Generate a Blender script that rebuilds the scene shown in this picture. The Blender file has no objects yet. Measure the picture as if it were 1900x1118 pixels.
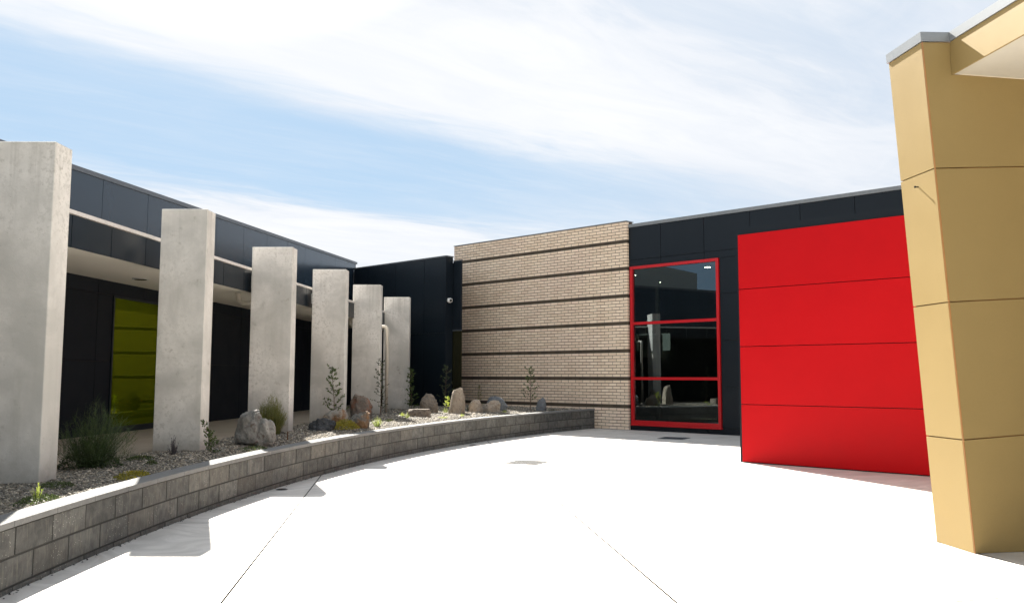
import bpy, math, random
import numpy as np
from mathutils import Matrix, Vector, noise as mnoise

random.seed(7)
rng = np.random.default_rng(7)
SC = bpy.context.scene
COL = SC.collection
R = math.radians

# ------------------------------------------------------------------ camera
cd = bpy.data.cameras.new('camera')
cam = bpy.data.objects.new('camera', cd)
COL.objects.link(cam)
cd.sensor_width = 36.0
cd.lens = 36.0 * 1562.4 / 1900.0
cd.clip_start, cd.clip_end = 0.05, 3000.0
cam.matrix_world = Matrix.Translation((0, 0, 1.468)) @ Matrix.Rotation(R(90) + 0.08893, 4, 'X') @ Matrix.Rotation(0.00222, 4, 'Z')
SC.camera = cam

# ------------------------------------------------------------------ sun and sky
SUN_EL = R(41.3)
SUN_D = Vector((0.352 * math.cos(SUN_EL), -0.936 * math.cos(SUN_EL), -math.sin(SUN_EL)))   # travel direction of the light
sl = bpy.data.lights.new('sun', 'SUN')
sun = bpy.data.objects.new('sun', sl)
COL.objects.link(sun)
sl.energy = 4.2
sl.angle = R(0.55)
sl.color = (1.0, 0.95, 0.87)
sun.rotation_mode = 'QUATERNION'
sun.rotation_quaternion = SUN_D.to_track_quat('-Z', 'Y')
sun.location = (-8, 22, 20)

vs = SC.view_settings
vs.view_transform = 'Standard'
vs.look = 'None'
vs.gamma = 1.0
vs.use_curve_mapping = False
vs.exposure = 2.4

world = bpy.data.worlds.new('World')
SC.world = world
world.use_nodes = True


class NT:
    """small helper round a node tree"""
    def __init__(s, tree):
        s.t = tree
        s.n = tree.nodes
        s.l = tree.links

    def node(s, kind, **kw):
        n = s.n.new(kind)
        for k, v in kw.items():
            setattr(n, k, v)
        return n

    def link(s, a, b):
        s.l.new(a, b)

    def put(s, sock, v):
        if hasattr(v, 'is_output'):
            s.l.new(v, sock)
        else:
            sock.default_value = v

    def math(s, op, a, b=0.0, c=None, clamp=False):
        n = s.node('ShaderNodeMath', operation=op, use_clamp=clamp)
        s.put(n.inputs[0], a)
        s.put(n.inputs[1], b)
        if c is not None:
            s.put(n.inputs[2], c)
        return n.outputs[0]

    def ramp(s, v, lo, hi, a=0.0, b=1.0):
        n = s.node('ShaderNodeMapRange', interpolation_type='SMOOTHSTEP')
        s.put(n.inputs[0], v)
        n.inputs[1].default_value = lo
        n.inputs[2].default_value = hi
        n.inputs[3].default_value = a
        n.inputs[4].default_value = b
        return n.outputs[0]

    def mix(s, f, a, b):
        n = s.node('ShaderNodeMix', data_type='RGBA')
        s.put(n.inputs[0], f)
        s.put(n.inputs[6], a)
        s.put(n.inputs[7], b)
        return n.outputs[2]

    def noise(s, vec, scale, detail=4, rough=0.55, dist=0.0):
        n = s.node('ShaderNodeTexNoise')
        if vec is not None:
            s.link(vec, n.inputs['Vector'])
        n.inputs['Scale'].default_value = scale
        n.inputs['Detail'].default_value = detail
        n.inputs['Roughness'].default_value = rough
        n.inputs['Distortion'].default_value = dist
        return n.outputs[0]

    def mapping(s, vec, scale=(1, 1, 1), rot=(0, 0, 0), loc=(0, 0, 0)):
        n = s.node('ShaderNodeMapping')
        s.link(vec, n.inputs[0])
        n.inputs['Scale'].default_value = scale
        n.inputs['Rotation'].default_value = rot
        n.inputs['Location'].default_value = loc
        return n.outputs[0]


def C4(c):
    return (c[0], c[1], c[2], 1.0)


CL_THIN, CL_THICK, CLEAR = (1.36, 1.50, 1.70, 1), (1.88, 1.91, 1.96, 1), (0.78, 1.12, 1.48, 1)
w = NT(world.node_tree)
w.n.clear()
sky = w.node('ShaderNodeTexSky', sky_type='NISHITA')
sky.sun_disc = False
sky.sun_elevation = SUN_EL
sky.sun_rotation = math.atan2(-SUN_D.x, -SUN_D.y)
sky.air_density = 1.0
sky.dust_density = 0.8
sky.ozone_density = 1.6
tc = w.node('ShaderNodeTexCoord')
sep = w.node('ShaderNodeSeparateXYZ')
w.link(tc.outputs['Generated'], sep.inputs[0])
zz = w.math('MAXIMUM', sep.outputs[2], 0.05)
u = w.math('DIVIDE', sep.outputs[0], zz)
v = w.math('DIVIDE', sep.outputs[1], zz)
cm = w.node('ShaderNodeCombineXYZ')
w.link(u, cm.inputs[0])
w.link(v, cm.inputs[1])
streak = w.mapping(cm.outputs[0], scale=(1, 1, 1), rot=(0, 0, R(-40)))
sp2 = w.node('ShaderNodeSeparateXYZ')
w.link(streak, sp2.inputs[0])
along, across = sp2.outputs[0], sp2.outputs[1]
st2 = w.mapping(streak, scale=(0.42, 1.0, 1.0))
n_big = w.noise(st2, 0.9, 3, 0.5, 0.6)
n_mid = w.noise(st2, 2.6, 8, 0.62, 1.0)
st3 = w.mapping(streak, scale=(0.30, 1.6, 1.0))
n_fine = w.noise(st3, 5.0, 10, 0.68, 0.8)
wob = w.math('ADD', across, w.math('MULTIPLY', w.math('SUBTRACT', n_big, 0.5), 1.3))
wob = w.math('ADD', wob, w.math('MULTIPLY', w.math('SUBTRACT', n_mid, 0.5), 0.9))
b1 = w.ramp(wob, 2.30, 3.05)
b2 = w.ramp(wob, 4.0, 4.9, 1.0, 0.0)
b3 = w.ramp(along, 2.0, 4.4, 1.0, 0.30)
front = w.ramp(sep.outputs[1], -0.1, 0.25)
blue = w.math('MULTIPLY', w.math('MULTIPLY', b1, b2), b3)
# away from the sun the veil of cloud thins out
thin = w.math('MULTIPLY', w.math('SUBTRACT', 1.0, front), 0.12)
tex = w.math('ADD', w.math('MULTIPLY', n_fine, 0.5), w.math('MULTIPLY', n_mid, 0.5))
wisp = w.ramp(tex, 0.34, 0.74)
cover = w.math('SUBTRACT', w.math('SUBTRACT', 1.0, w.math('MULTIPLY', blue, 0.98)), thin, clamp=True)
cover = w.math('ADD', w.math('MULTIPLY', cover, 0.80), w.math('MULTIPLY', wisp, 0.22), clamp=True)
thick = w.ramp(w.math('ADD', w.math('MULTIPLY', n_mid, 0.75), w.math('MULTIPLY', n_fine, 0.25)), 0.20, 0.80, 0.25, 0.75)
bank = w.math('MULTIPLY', w.ramp(wob, 1.1, 2.0), w.ramp(wob, 2.3, 3.0, 1.0, 0.0))
low = w.ramp(wob, 4.3, 5.2)
bank = w.math('MULTIPLY', w.math('MAXIMUM', bank, low), w.ramp(along, 2.6, 4.6, 1.0, 0.35))
thick = w.math('ADD', thick, w.math('MULTIPLY', bank, 0.42))
thick = w.math('SUBTRACT', thick, w.math('MULTIPLY', w.ramp(u, 0.2, 1.3), 0.22), clamp=True)
cover = w.math('ADD', cover, w.math('MULTIPLY', bank, 0.3), clamp=True)
# cloud brightness falls off with the angle from the sun
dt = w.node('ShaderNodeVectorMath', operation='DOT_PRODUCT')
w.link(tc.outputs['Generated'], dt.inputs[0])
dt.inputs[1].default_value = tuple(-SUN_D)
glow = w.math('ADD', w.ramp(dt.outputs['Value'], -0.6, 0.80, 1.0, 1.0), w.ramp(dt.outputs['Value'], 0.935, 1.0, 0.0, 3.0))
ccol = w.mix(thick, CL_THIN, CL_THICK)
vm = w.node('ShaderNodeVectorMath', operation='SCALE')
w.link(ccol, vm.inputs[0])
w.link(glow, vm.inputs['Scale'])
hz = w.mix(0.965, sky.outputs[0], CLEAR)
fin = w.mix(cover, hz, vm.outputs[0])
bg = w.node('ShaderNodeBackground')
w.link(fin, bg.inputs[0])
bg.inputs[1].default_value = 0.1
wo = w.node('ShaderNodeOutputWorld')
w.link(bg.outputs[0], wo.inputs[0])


# ------------------------------------------------------------------ materials
def new_mat(name):
    m = bpy.data.materials.new(name)
    m.use_nodes = True
    t = NT(m.node_tree)
    b = t.n['Principled BSDF']
    return m, t, b


def obj_coord(t):
    return t.node('ShaderNodeTexCoord').outputs['Object']


def geo_pos(t):
    return t.node('ShaderNodeNewGeometry').outputs['Position']


def rand(t):
    return t.node('ShaderNodeObjectInfo').outputs['Random']


def bump(t, b, h, dist, strength=1.0):
    n = t.node('ShaderNodeBump')
    n.inputs['Strength'].default_value = strength
    n.inputs['Distance'].default_value = dist
    t.link(h, n.inputs['Height'])
    t.link(n.outputs[0], b.inputs['Normal'])


def sc_col(c, k):
    return (c[0] * k, c[1] * k, c[2] * k, 1)


def m_concrete():
    m, t, b = new_mat('cast_concrete')
    p = geo_pos(t)
    n1 = t.noise(p, 1.1, 6, 0.6, 0.3)
    n2 = t.noise(p, 7.0, 8, 0.65)
    st = t.mapping(p, scale=(3.0, 3.0, 0.35))
    n3 = t.noise(st, 2.0, 6, 0.6)
    n4 = t.noise(p, 60.0, 3, 0.6)
    n5 = t.noise(p, 22.0, 6, 0.7)
    base = t.mix(t.ramp(n1, 0.32, 0.68), (0.42, 0.408, 0.375, 1), (0.67, 0.645, 0.60, 1))
    base = t.mix(t.math('MULTIPLY', t.ramp(n3, 0.5, 0.75), 0.35), base, (0.34, 0.325, 0.285, 1))
    blot = t.math('MULTIPLY', t.ramp(n2, 0.56, 0.70), t.ramp(t.noise(p, 1.7, 3, 0.5), 0.50, 0.66))
    base = t.mix(t.math('MULTIPLY', blot, 0.7), base, (0.24, 0.22, 0.185, 1))
    base = t.mix(t.math('MULTIPLY', t.ramp(n4, 0.5, 0.8), 0.12), base, (0.25, 0.24, 0.22, 1))
    patch = t.math('MULTIPLY', t.ramp(n5, 0.50, 0.62), t.ramp(n1, 0.42, 0.62))
    base = t.mix(t.math('MULTIPLY', patch, 0.42), base, (0.27, 0.255, 0.215, 1))
    sz = t.node('ShaderNodeSeparateXYZ')
    t.link(p, sz.inputs[0])
    st5 = t.mapping(p, scale=(9.0, 9.0, 0.25))
    run = t.math('MULTIPLY', t.ramp(sz.outputs[2], 2.6, 3.7), t.ramp(t.noise(st5, 1.0, 5, 0.6), 0.50, 0.68))
    base = t.mix(t.math('MULTIPLY', run, 0.30), base, (0.22, 0.21, 0.18, 1))
    foot = t.math('MULTIPLY', t.ramp(t.math('ADD', sz.outputs[2], t.math('MULTIPLY', n2, 0.35)), 0.62, 0.95, 1.0, 0.0), 0.5)
    base = t.mix(foot, base, (0.26, 0.225, 0.17, 1))
    # pin holes left by air bubbles
    vo = t.node('ShaderNodeTexVoronoi')
    vo.inputs['Scale'].default_value = 16.0
    t.link(p, vo.inputs['Vector'])
    hole = t.ramp(vo.outputs['Distance'], 0.035, 0.07, 1.0, 0.0)
    base = t.mix(t.math('MULTIPLY', hole, 0.6), base, (0.16, 0.15, 0.14, 1))
    t.link(base, b.inputs['Base Color'])
    b.inputs['Roughness'].default_value = 0.85
    bump(t, b, t.math('SUBTRACT', t.math('ADD', n2, t.math('MULTIPLY', n4, 0.3)), hole), 0.004)
    return m


def m_pavement():
    m, t, b = new_mat('trowelled_concrete')
    p = geo_pos(t)
    d = t.node('ShaderNodeTexNoise')
    d.inputs['Scale'].default_value = 0.55
    t.link(p, d.inputs['Vector'])
    vadd = t.node('ShaderNodeVectorMath', operation='MULTIPLY_ADD')
    t.link(d.outputs[1], vadd.inputs[0])
    vadd.inputs[1].default_value = (3.5, 3.5, 3.5)
    t.link(p, vadd.inputs[2])
    sw = t.mapping(vadd.outputs[0], scale=(0.7, 3.2, 1.0), rot=(0, 0, 0.3))
    n1 = t.noise(sw, 1.6, 9, 0.66, 0.6)
    n2 = t.noise(p, 0.9, 4, 0.55)
    n3 = t.noise(p, 45.0, 4, 0.6)
    base = t.mix(t.ramp(n1, 0.30, 0.72), (0.44, 0.415, 0.38, 1), (0.62, 0.588, 0.545, 1))
    base = t.mix(t.math('MULTIPLY', t.ramp(n2, 0.45, 0.72), 0.35), base, (0.60, 0.555, 0.49, 1))
    base = t.mix(t.math('MULTIPLY', t.ramp(n3, 0.52, 0.75), 0.10), base, (0.42, 0.40, 0.37, 1))
    t.link(base, b.inputs['Base Color'])
    b.inputs['Roughness'].default_value = 0.72
    b.inputs['Specular IOR Level'].default_value = 0.3
    bump(t, b, t.math('ADD', n1, t.math('MULTIPLY', n3, 0.2)), 0.003)
    return m


def m_panel(name, c, rough=0.3, spec=0.5, var=0.10, tint=None):
    m, t, b = new_mat(name)
    p = geo_pos(t)
    n1 = t.noise(p, 2.2, 5, 0.6)
    n2 = t.noise(p, 160.0, 2, 0.5)
    st = t.mapping(p, scale=(4.0, 4.0, 0.3))
    n3 = t.noise(st, 2.5, 5, 0.6)
    k = t.math('ADD', t.math('MULTIPLY', t.math('SUBTRACT', rand(t), 0.5), var), 1.0)
    k = t.math('ADD', k, t.math('MULTIPLY', t.math('SUBTRACT', n1, 0.5), 0.12))
    k = t.math('ADD', k, t.math('MULTIPLY', t.math('SUBTRACT', n2, 0.5), 0.14))
    v_ = t.node('ShaderNodeVectorMath', operation='SCALE')
    v_.inputs[0].default_value = c
    t.link(k, v_.inputs['Scale'])
    t.link(v_.outputs[0], b.inputs['Base Color'])
    t.link(t.ramp(n1, 0.2, 0.8, rough * 0.92, rough * 1.1), b.inputs['Roughness'])
    b.inputs['Specular IOR Level'].default_value = spec
    bump(t, b, t.math('ADD', t.math('MULTIPLY', n1, 1.0), t.math('MULTIPLY', n2, 0.03)), 0.0015)
    return m


def m_plain(name, c, rough=0.5, metal=0.0, spec=0.5, nscale=12.0, amt=0.18, bmp=0.0):
    m, t, b = new_mat(name)
    p = geo_pos(t)
    n1 = t.noise(p, nscale, 5, 0.6)
    t.link(t.mix(n1, sc_col(c, 1 - amt), sc_col(c, 1 + amt)), b.inputs['Base Color'])
    b.inputs['Roughness'].default_value = rough
    b.inputs['Metallic'].default_value = metal
    b.inputs['Specular IOR Level'].default_value = spec
    if bmp:
        bump(t, b, n1, bmp)
    return m


def m_brick():
    m, t, b = new_mat('clay_brick')
    at = t.node('ShaderNodeAttribute', attribute_name='tint')
    p = geo_pos(t)
    n1 = t.noise(p, 0.55, 3, 0.5)
    n2 = t.noise(p, 55.0, 4, 0.65)
    # stripes of darker bricks carry tint > 1.5
    is_dark = t.math('GREATER_THAN', at.outputs['Fac'], 1.5)
    fr = t.math('FRACT', at.outputs['Fac'])
    cream = t.mix(fr, (0.76, 0.60, 0.44, 1), (0.90, 0.745, 0.575, 1))
    cream = t.mix(t.math('MULTIPLY', t.ramp(n1, 0.4, 0.65), 0.35), cream, (0.72, 0.56, 0.46, 1))
    dark = t.mix(fr, (0.052, 0.042, 0.028, 1), (0.085, 0.066, 0.042, 1))
    c = t.mix(is_dark, cream, dark)
    c = t.mix(t.math('MULTIPLY', t.ramp(n2, 0.5, 0.75), 0.25), c, t.mix(is_dark, (0.40, 0.29, 0.20, 1), (0.03, 0.025, 0.02, 1)))
    t.link(c, b.inputs['Base Color'])
    b.inputs['Roughness'].default_value = 0.85
    bump(t, b, n2, 0.003)
    return m


def m_block():
    m, t, b = new_mat('split_face_block')
    p = geo_pos(t)
    n1 = t.noise(p, 9.0, 6, 0.65)
    n2 = t.noise(p, 70.0, 4, 0.7)
    st = t.mapping(p, scale=(1, 1, 0.12))
    n3 = t.noise(st, 45.0, 3, 0.6)
    k = t.math('ADD', 0.75, t.math('MULTIPLY', rand(t), 0.45))
    base = t.mix(t.ramp(n1, 0.3, 0.7), (0.062, 0.061, 0.057, 1), (0.118, 0.116, 0.106, 1))
    base = t.mix(t.math('MULTIPLY', t.ramp(n3, 0.5, 0.7), 0.4), base, (0.20, 0.185, 0.145, 1))
    base = t.mix(t.math('MULTIPLY', t.ramp(n2, 0.55, 0.75), 0.5), base, (0.07, 0.07, 0.065, 1))
    warm = t.math('FRACT', t.math('MULTIPLY', rand(t), 7.31))
    base = t.mix(t.math('MULTIPLY', t.ramp(warm, 0.55, 1.0), 0.16), base, (0.155, 0.130, 0.095, 1))
    vo = t.node('ShaderNodeTexVoronoi')
    vo.inputs['Scale'].default_value = 55.0
    t.link(p, vo.inputs['Vector'])
    sp = t.node('ShaderNodeSeparateColor')
    t.link(vo.outputs['Color'], sp.inputs[0])
    speck = t.math('MULTIPLY', t.ramp(vo.outputs['Distance'], 0.10, 0.24, 1.0, 0.0), t.math('GREATER_THAN', sp.outputs[0], 0.80))
    base = t.mix(t.math('MULTIPLY', speck, 0.7), base, (0.55, 0.53, 0.47, 1))
    v_ = t.node('ShaderNodeVectorMath', operation='SCALE')
    t.link(base, v_.inputs[0])
    t.link(k, v_.inputs['Scale'])
    t.link(v_.outputs[0], b.inputs['Base Color'])
    b.inputs['Roughness'].default_value = 0.9
    bump(t, b, t.math('ADD', n1, t.math('MULTIPLY', n2, 0.5)), 0.010)
    return m


def m_capstone():
    m, t, b = new_mat('cap_block_concrete')
    p = geo_pos(t)
    n1 = t.noise(p, 8.0, 6, 0.65)
    n2 = t.noise(p, 90.0, 4, 0.7)
    base = t.mix(n1, (0.12, 0.12, 0.118, 1), (0.20, 0.198, 0.19, 1))
    base = t.mix(t.math('MULTIPLY', t.ramp(n2, 0.56, 0.72), 0.4), base, (0.55, 0.53, 0.48, 1))
    t.link(base, b.inputs['Base Color'])
    b.inputs['Roughness'].default_value = 0.9
    bump(t, b, n2, 0.004)
    return m


def m_rock(name, c1, c2, c3, rust=None):
    m, t, b = new_mat(name)
    p = obj_coord(t)
    n1 = t.noise(p, 3.2, 8, 0.7, 0.6)
    n2 = t.noise(p, 14.0, 8, 0.7)
    n3 = t.noise(p, 50.0, 5, 0.7)
    base = t.mix(t.ramp(n1, 0.35, 0.65), C4(c1), C4(c2))
    base = t.mix(t.ramp(n2, 0.52, 0.66), base, C4(c3))
    if rust:
        base = t.mix(t.math('MULTIPLY', t.ramp(t.noise(p, 2.4, 5, 0.6), 0.45, 0.60), 0.9), base, C4(rust))
    base = t.mix(t.math('MULTIPLY', t.ramp(n3, 0.6, 0.75), 0.5), base, (0.03, 0.03, 0.028, 1))
    base = t.mix(t.math('MULTIPLY', t.ramp(t.noise(p, 6.0, 6, 0.7), 0.62, 0.70), 0.6), base, (0.55, 0.53, 0.47, 1))
    t.link(base, b.inputs['Base Color'])
    b.inputs['Roughness'].default_value = 0.88
    bump(t, b, t.math('ADD', n2, t.math('MULTIPLY', n3, 0.4)), 0.045)
    return m


def m_leaf(name, c1, c2, trans=0.25):
    m, t, b = new_mat(name)
    at = t.node('ShaderNodeAttribute', attribute_name='tint')
    t.link(t.mix(at.outputs['Fac'], C4(c1), C4(c2)), b.inputs['Base Color'])
    b.inputs['Roughness'].default_value = 0.55
    out = t.n['Material Output']
    tr = t.node('ShaderNodeBsdfTranslucent')
    t.link(t.mix(at.outputs['Fac'], sc_col(c1, 1.5), sc_col(c2, 1.5)), tr.inputs[0])
    mx = t.node('ShaderNodeMixShader')
    mx.inputs[0].default_value = trans
    t.link(b.outputs[0], mx.inputs[1])
    t.link(tr.outputs[0], mx.inputs[2])
    t.link(mx.outputs[0], out.inputs[0])
    return m


def m_gravel():
    m, t, b = new_mat('river_gravel')
    at = t.node('ShaderNodeAttribute', attribute_name='tint')
    r_ = t.node('ShaderNodeValToRGB')
    e = r_.color_ramp
    e.elements[0].position, e.elements[0].color = 0.0, (0.04, 0.035, 0.028, 1)
    e.elements[1].position, e.elements[1].color = 1.0, (0.50, 0.44, 0.35, 1)
    for ps, c in ((0.25, (0.13, 0.115, 0.09, 1)), (0.5, (0.17, 0.145, 0.105, 1)), (0.62, (0.16, 0.155, 0.14, 1)), (0.8, (0.27, 0.225, 0.165, 1))):
        x = e.elements.new(ps)
        x.color = c
    t.link(at.outputs['Fac'], r_.inputs[0])
    t.link(r_.outputs[0], b.inputs['Base Color'])
    b.inputs['Roughness'].default_value = 0.8
    return m


def m_soil():
    m, t, b = new_mat('gravel_bed_soil')
    p = geo_pos(t)
    n1 = t.noise(p, 40.0, 6, 0.7)
    n2 = t.noise(p, 3.0, 5, 0.6)
    base = t.mix(t.ramp(n1, 0.35, 0.65), (0.08, 0.068, 0.05, 1), (0.24, 0.21, 0.165, 1))
    base = t.mix(t.math('MULTIPLY', t.ramp(n2, 0.5, 0.7), 0.3), base, (0.16, 0.12, 0.085, 1))
    t.link(base, b.inputs['Base Color'])
    b.inputs['Roughness'].default_value = 0.95
    bump(t, b, n1, 0.02)
    return m


def m_glass(name, refl, rcol, tcol, body=False):
    """thin tinted window glass: reflects part, lets the rest through tinted"""
    m, t, b = new_mat(name)
    t.n.remove(b)
    out = t.n['Material Output']
    gl = t.node('ShaderNodeBsdfGlossy')
    gl.inputs['Color'].default_value = C4(rcol)
    gl.inputs['Roughness'].default_value = 0.004
    tr = t.node('ShaderNodeBsdfDiffuse' if body else 'ShaderNodeBsdfTransparent')
    tr.inputs['Color'].default_value = C4(tcol)
    fr = t.node('ShaderNodeFresnel')
    fr.inputs['IOR'].default_value = 1.5
    f = t.math('ADD', fr.outputs[0], refl, clamp=True)
    mx = t.node('ShaderNodeMixShader')
    t.link(f, mx.inputs[0])
    t.link(tr.outputs[0], mx.inputs[1])
    t.link(gl.outputs[0], mx.inputs[2])
    t.link(mx.outputs[0], out.inputs[0])
    return m


def m_emit(name, c, s):
    m, t, b = new_mat(name)
    b.inputs['Base Color'].default_value = C4(c)
    b.inputs['Emission Color'].default_value = C4(c)
    b.inputs['Emission Strength'].default_value = s
    return m


M = dict(
    concrete=m_concrete(), pave=m_pavement(), walk=m_plain('brown_grey_walkway', (0.34, 0.285, 0.22), 0.85, nscale=3.0, amt=0.22),
    dark=m_panel('charcoal_panel', (0.0075, 0.0118, 0.0170), 0.34, 0.24),
    matt=m_panel('charcoal_matt_panel', (0.0100, 0.0125, 0.0170), 0.6, 0.10),
    darkside=m_panel('charcoal_gloss_panel', (0.017, 0.028, 0.042), 0.20, 0.42),
    backing=m_plain('black_joint_backing', (0.006, 0.006, 0.007), 0.8),
    flash=m_plain('grey_metal_flashing', (0.20, 0.215, 0.225), 0.45, 0.2),
    flashdark=m_plain('charcoal_metal_flashing', (0.075, 0.085, 0.098), 0.40, 0.1),
    white=m_plain('white_painted_metal', (0.55, 0.52, 0.49), 0.5),
    soffit=m_plain('cream_soffit', (0.62, 0.59, 0.52), 0.7, amt=0.06),
    brick=m_brick(), mortar=m_plain('brown_mortar', (0.085, 0.055, 0.038), 0.95, nscale=60, bmp=0.003),
    block=m_block(), cap=m_capstone(), bmortar=m_plain('block_joint_mortar', (0.030, 0.029, 0.026), 0.95, nscale=70, amt=0.4, bmp=0.004),
    red=m_panel('red_panel', (0.42, 0.0035, 0.007), 0.5, 0.12, var=0.05),
    redframe=m_plain('red_window_metal', (0.50, 0.005, 0.010), 0.35, amt=0.05),
    gold=m_panel('mustard_panel', (0.300, 0.216, 0.088), 0.50, 0.25, var=0.04),
    goldtrim=m_plain('bronze_corner_trim', (0.36, 0.17, 0.055), 0.45, amt=0.1),
    alu=m_plain('pale_metal_capping', (0.27, 0.285, 0.295), 0.35, 0.3, amt=0.06),
    glass=m_glass('tinted_window_glass', 0.085, (0.80, 0.92, 1.0), (0.30, 0.34, 0.30)),
    greenglass=m_glass('green_window_glass', 0.15, (0.38, 0.45, 0.025), (0.042, 0.060, 0.003), body=True),
    steel=m_plain('galvanised_steel', (0.42, 0.43, 0.43), 0.4, 0.5, nscale=30),
    grate=m_plain('weathered_grate_steel', (0.035, 0.035, 0.034), 0.6, 0.1, nscale=30),
    pipe=m_plain('cream_pvc_pipe', (0.42, 0.385, 0.33), 0.45, amt=0.06),
    room=m_plain('room_wall_paint', (0.16, 0.16, 0.15), 0.8, amt=0.05),
    roomfloor=m_plain('room_floor', (0.30, 0.28, 0.24), 0.5, amt=0.1),
    doorglass=m_plain('dark_olive_glazing', (0.018, 0.018, 0.008), 0.15),
    gravel=m_gravel(), soil=m_soil(),
    lamp=m_emit('lit_downlight', (1.0, 0.95, 0.85), 14.0),
    black=m_plain('black_plastic', (0.01, 0.01, 0.01), 0.25),
    camwhite=m_plain('white_plastic', (0.75, 0.75, 0.73), 0.35, amt=0.03),
    ground=m_plain('bare_ground', (0.30, 0.27, 0.21), 0.95, nscale=0.6, amt=0.3),
    rust=m_plain('rusty_steel', (0.12, 0.06, 0.03), 0.9, nscale=60, amt=0.4),
    bark=m_plain('young_bark', (0.10, 0.065, 0.045), 0.85, nscale=60, amt=0.3),
    plaster=m_plain('grey_render', (0.33, 0.33, 0.31), 0.8, amt=0.06),
)
LEAF = dict(
    broom=m_leaf('broom_green', (0.018, 0.035, 0.008), (0.055, 0.090, 0.022), 0.15),
    feather=m_leaf('feathery_olive', (0.10, 0.115, 0.022), (0.20, 0.20, 0.055), 0.25),
    sap=m_leaf('sapling_leaf', (0.022, 0.042, 0.008), (0.10, 0.15, 0.03), 0.25),
    sapdark=m_leaf('dark_sapling_leaf', (0.020, 0.032, 0.014), (0.06, 0.085, 0.035), 0.2),
    grass=m_leaf('tuft_grass', (0.13, 0.17, 0.035), (0.30, 0.34, 0.10), 0.3),
    lime=m_leaf('lime_leaf', (0.22, 0.29, 0.04), (0.42, 0.46, 0.10), 0.3),
    gold=m_leaf('golden_mat', (0.16, 0.15, 0.015), (0.36, 0.30, 0.03), 0.25),
    mat=m_leaf('low_green_mat', (0.035, 0.055, 0.015), (0.09, 0.12, 0.03), 0.2),
    purple=m_leaf('purple_spike', (0.05, 0.05, 0.05), (0.10, 0.08, 0.09), 0.1),
)


# ------------------------------------------------------------------ geometry helpers
class MB:
    def __init__(s):
        s.v, s.f, s.tint = [], [], []

    def poly(s, pts, tint=None):
        i = len(s.v)
        s.v += [tuple(p) for p in pts]
        s.f.append(tuple(range(i, i + len(pts))))
        s.tint.append(tint)

    def hexa(s, p, tint=None):
        """p: 4 bottom points (counter-clockwise seen from above) then 4 top points"""
        i = len(s.v)
        s.v += [tuple(q) for q in p]
        for a in ((3, 2, 1, 0), (4, 5, 6, 7), (0, 1, 5, 4), (1, 2, 6, 5), (2, 3, 7, 6), (3, 0, 4, 7)):
            s.f.append(tuple(i + k for k in a))
            s.tint.append(tint)

    def box(s, F, s0, s1, o0, o1, z0, z1, tint=None, z1b=None, z0b=None):
        """box in frame F; z1b / z0b: top / bottom height at the s1 end when it differs"""
        z1b = z1 if z1b is None else z1b
        z0b = z0 if z0b is None else z0b
        s.hexa([F(s0, o0, z0), F(s0, o1, z0), F(s1, o1, z0b), F(s1, o0, z0b),
                F(s0, o0, z1), F(s0, o1, z1), F(s1, o1, z1b), F(s1, o0, z1b)], tint)

    def tube(s, pts, radii, n=8, tint=None, cap=True):
        pts = [Vector(p) for p in pts]
        if not hasattr(radii, '__len__'):
            radii = [radii] * len(pts)
        rings = []
        prev = None
        for k, p in enumerate(pts):
            d = (pts[min(k + 1, len(pts) - 1)] - pts[max(k - 1, 0)]).normalized()
            if prev is None:
                a = d.orthogonal().normalized()
            else:
                a = (prev - d * prev.dot(d))
                a = a.normalized() if a.length > 1e-6 else d.orthogonal().normalized()
            prev = a
            b = d.cross(a)
            i = len(s.v)
            for j in range(n):
                q = 2 * math.pi * j / n
                s.v.append(tuple(p + (a * math.cos(q) + b * math.sin(q)) * radii[k]))
            rings.append(i)
        for k in range(len(rings) - 1):
            for j in range(n):
                a, b = rings[k], rings[k + 1]
                s.f.append((a + j, a + (j + 1) % n, b + (j + 1) % n, b + j))
                s.tint.append(tint)
        if cap:
            s.f.append(tuple(rings[0] + j for j in range(n))[::-1])
            s.tint.append(tint)
            s.f.append(tuple(rings[-1] + j for j in range(n)))
            s.tint.append(tint)

    def disc(s, c, nrm, r, th, n=20, tint=None):
        c, nrm = Vector(c), Vector(nrm).normalized()
        s.tube([c, c + nrm * th], r, n, tint)

    def mesh(s, name, m, smooth=False):
        me = bpy.data.meshes.new(name)
        me.from_pydata(s.v, [], s.f)
        me.materials.append(m)
        if any(t is not None for t in s.tint):
            at = me.attributes.new('tint', 'FLOAT', 'FACE')
            at.data.foreach_set('value', [0.5 if t is None else t for t in s.tint])
        if smooth:
            me.polygons.foreach_set('use_smooth', [True] * len(me.polygons))
        me.update()
        return me

    def build(s, name, m, parent=None, smooth=False, **kw):
        return link(name, s.mesh(name, m, smooth), parent, **kw)


def link(name, me, parent=None, label=None, cat=None, group=None, kind=None, bevel=None):
    o = bpy.data.objects.new(name, me)
    COL.objects.link(o)
    if parent is not None:
        o.parent = parent
    tag(o, label, cat, group, kind)
    if bevel:
        b = o.modifiers.new('bevel', 'BEVEL')
        b.width = bevel
        b.segments = 2
        b.limit_method = 'ANGLE'
    return o


def tag(o, label=None, cat=None, group=None, kind=None):
    if label:
        o['label'] = label
    if cat:
        o['category'] = cat
    if group:
        o['group'] = group
    if kind:
        o['kind'] = kind
    return o


def empty(name, label, cat, group=None, loc=(0, 0, 0)):
    o = bpy.data.objects.new(name, None)
    COL.objects.link(o)
    o.location = loc
    o.empty_display_size = 0.2
    return tag(o, label, cat, group)


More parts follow.
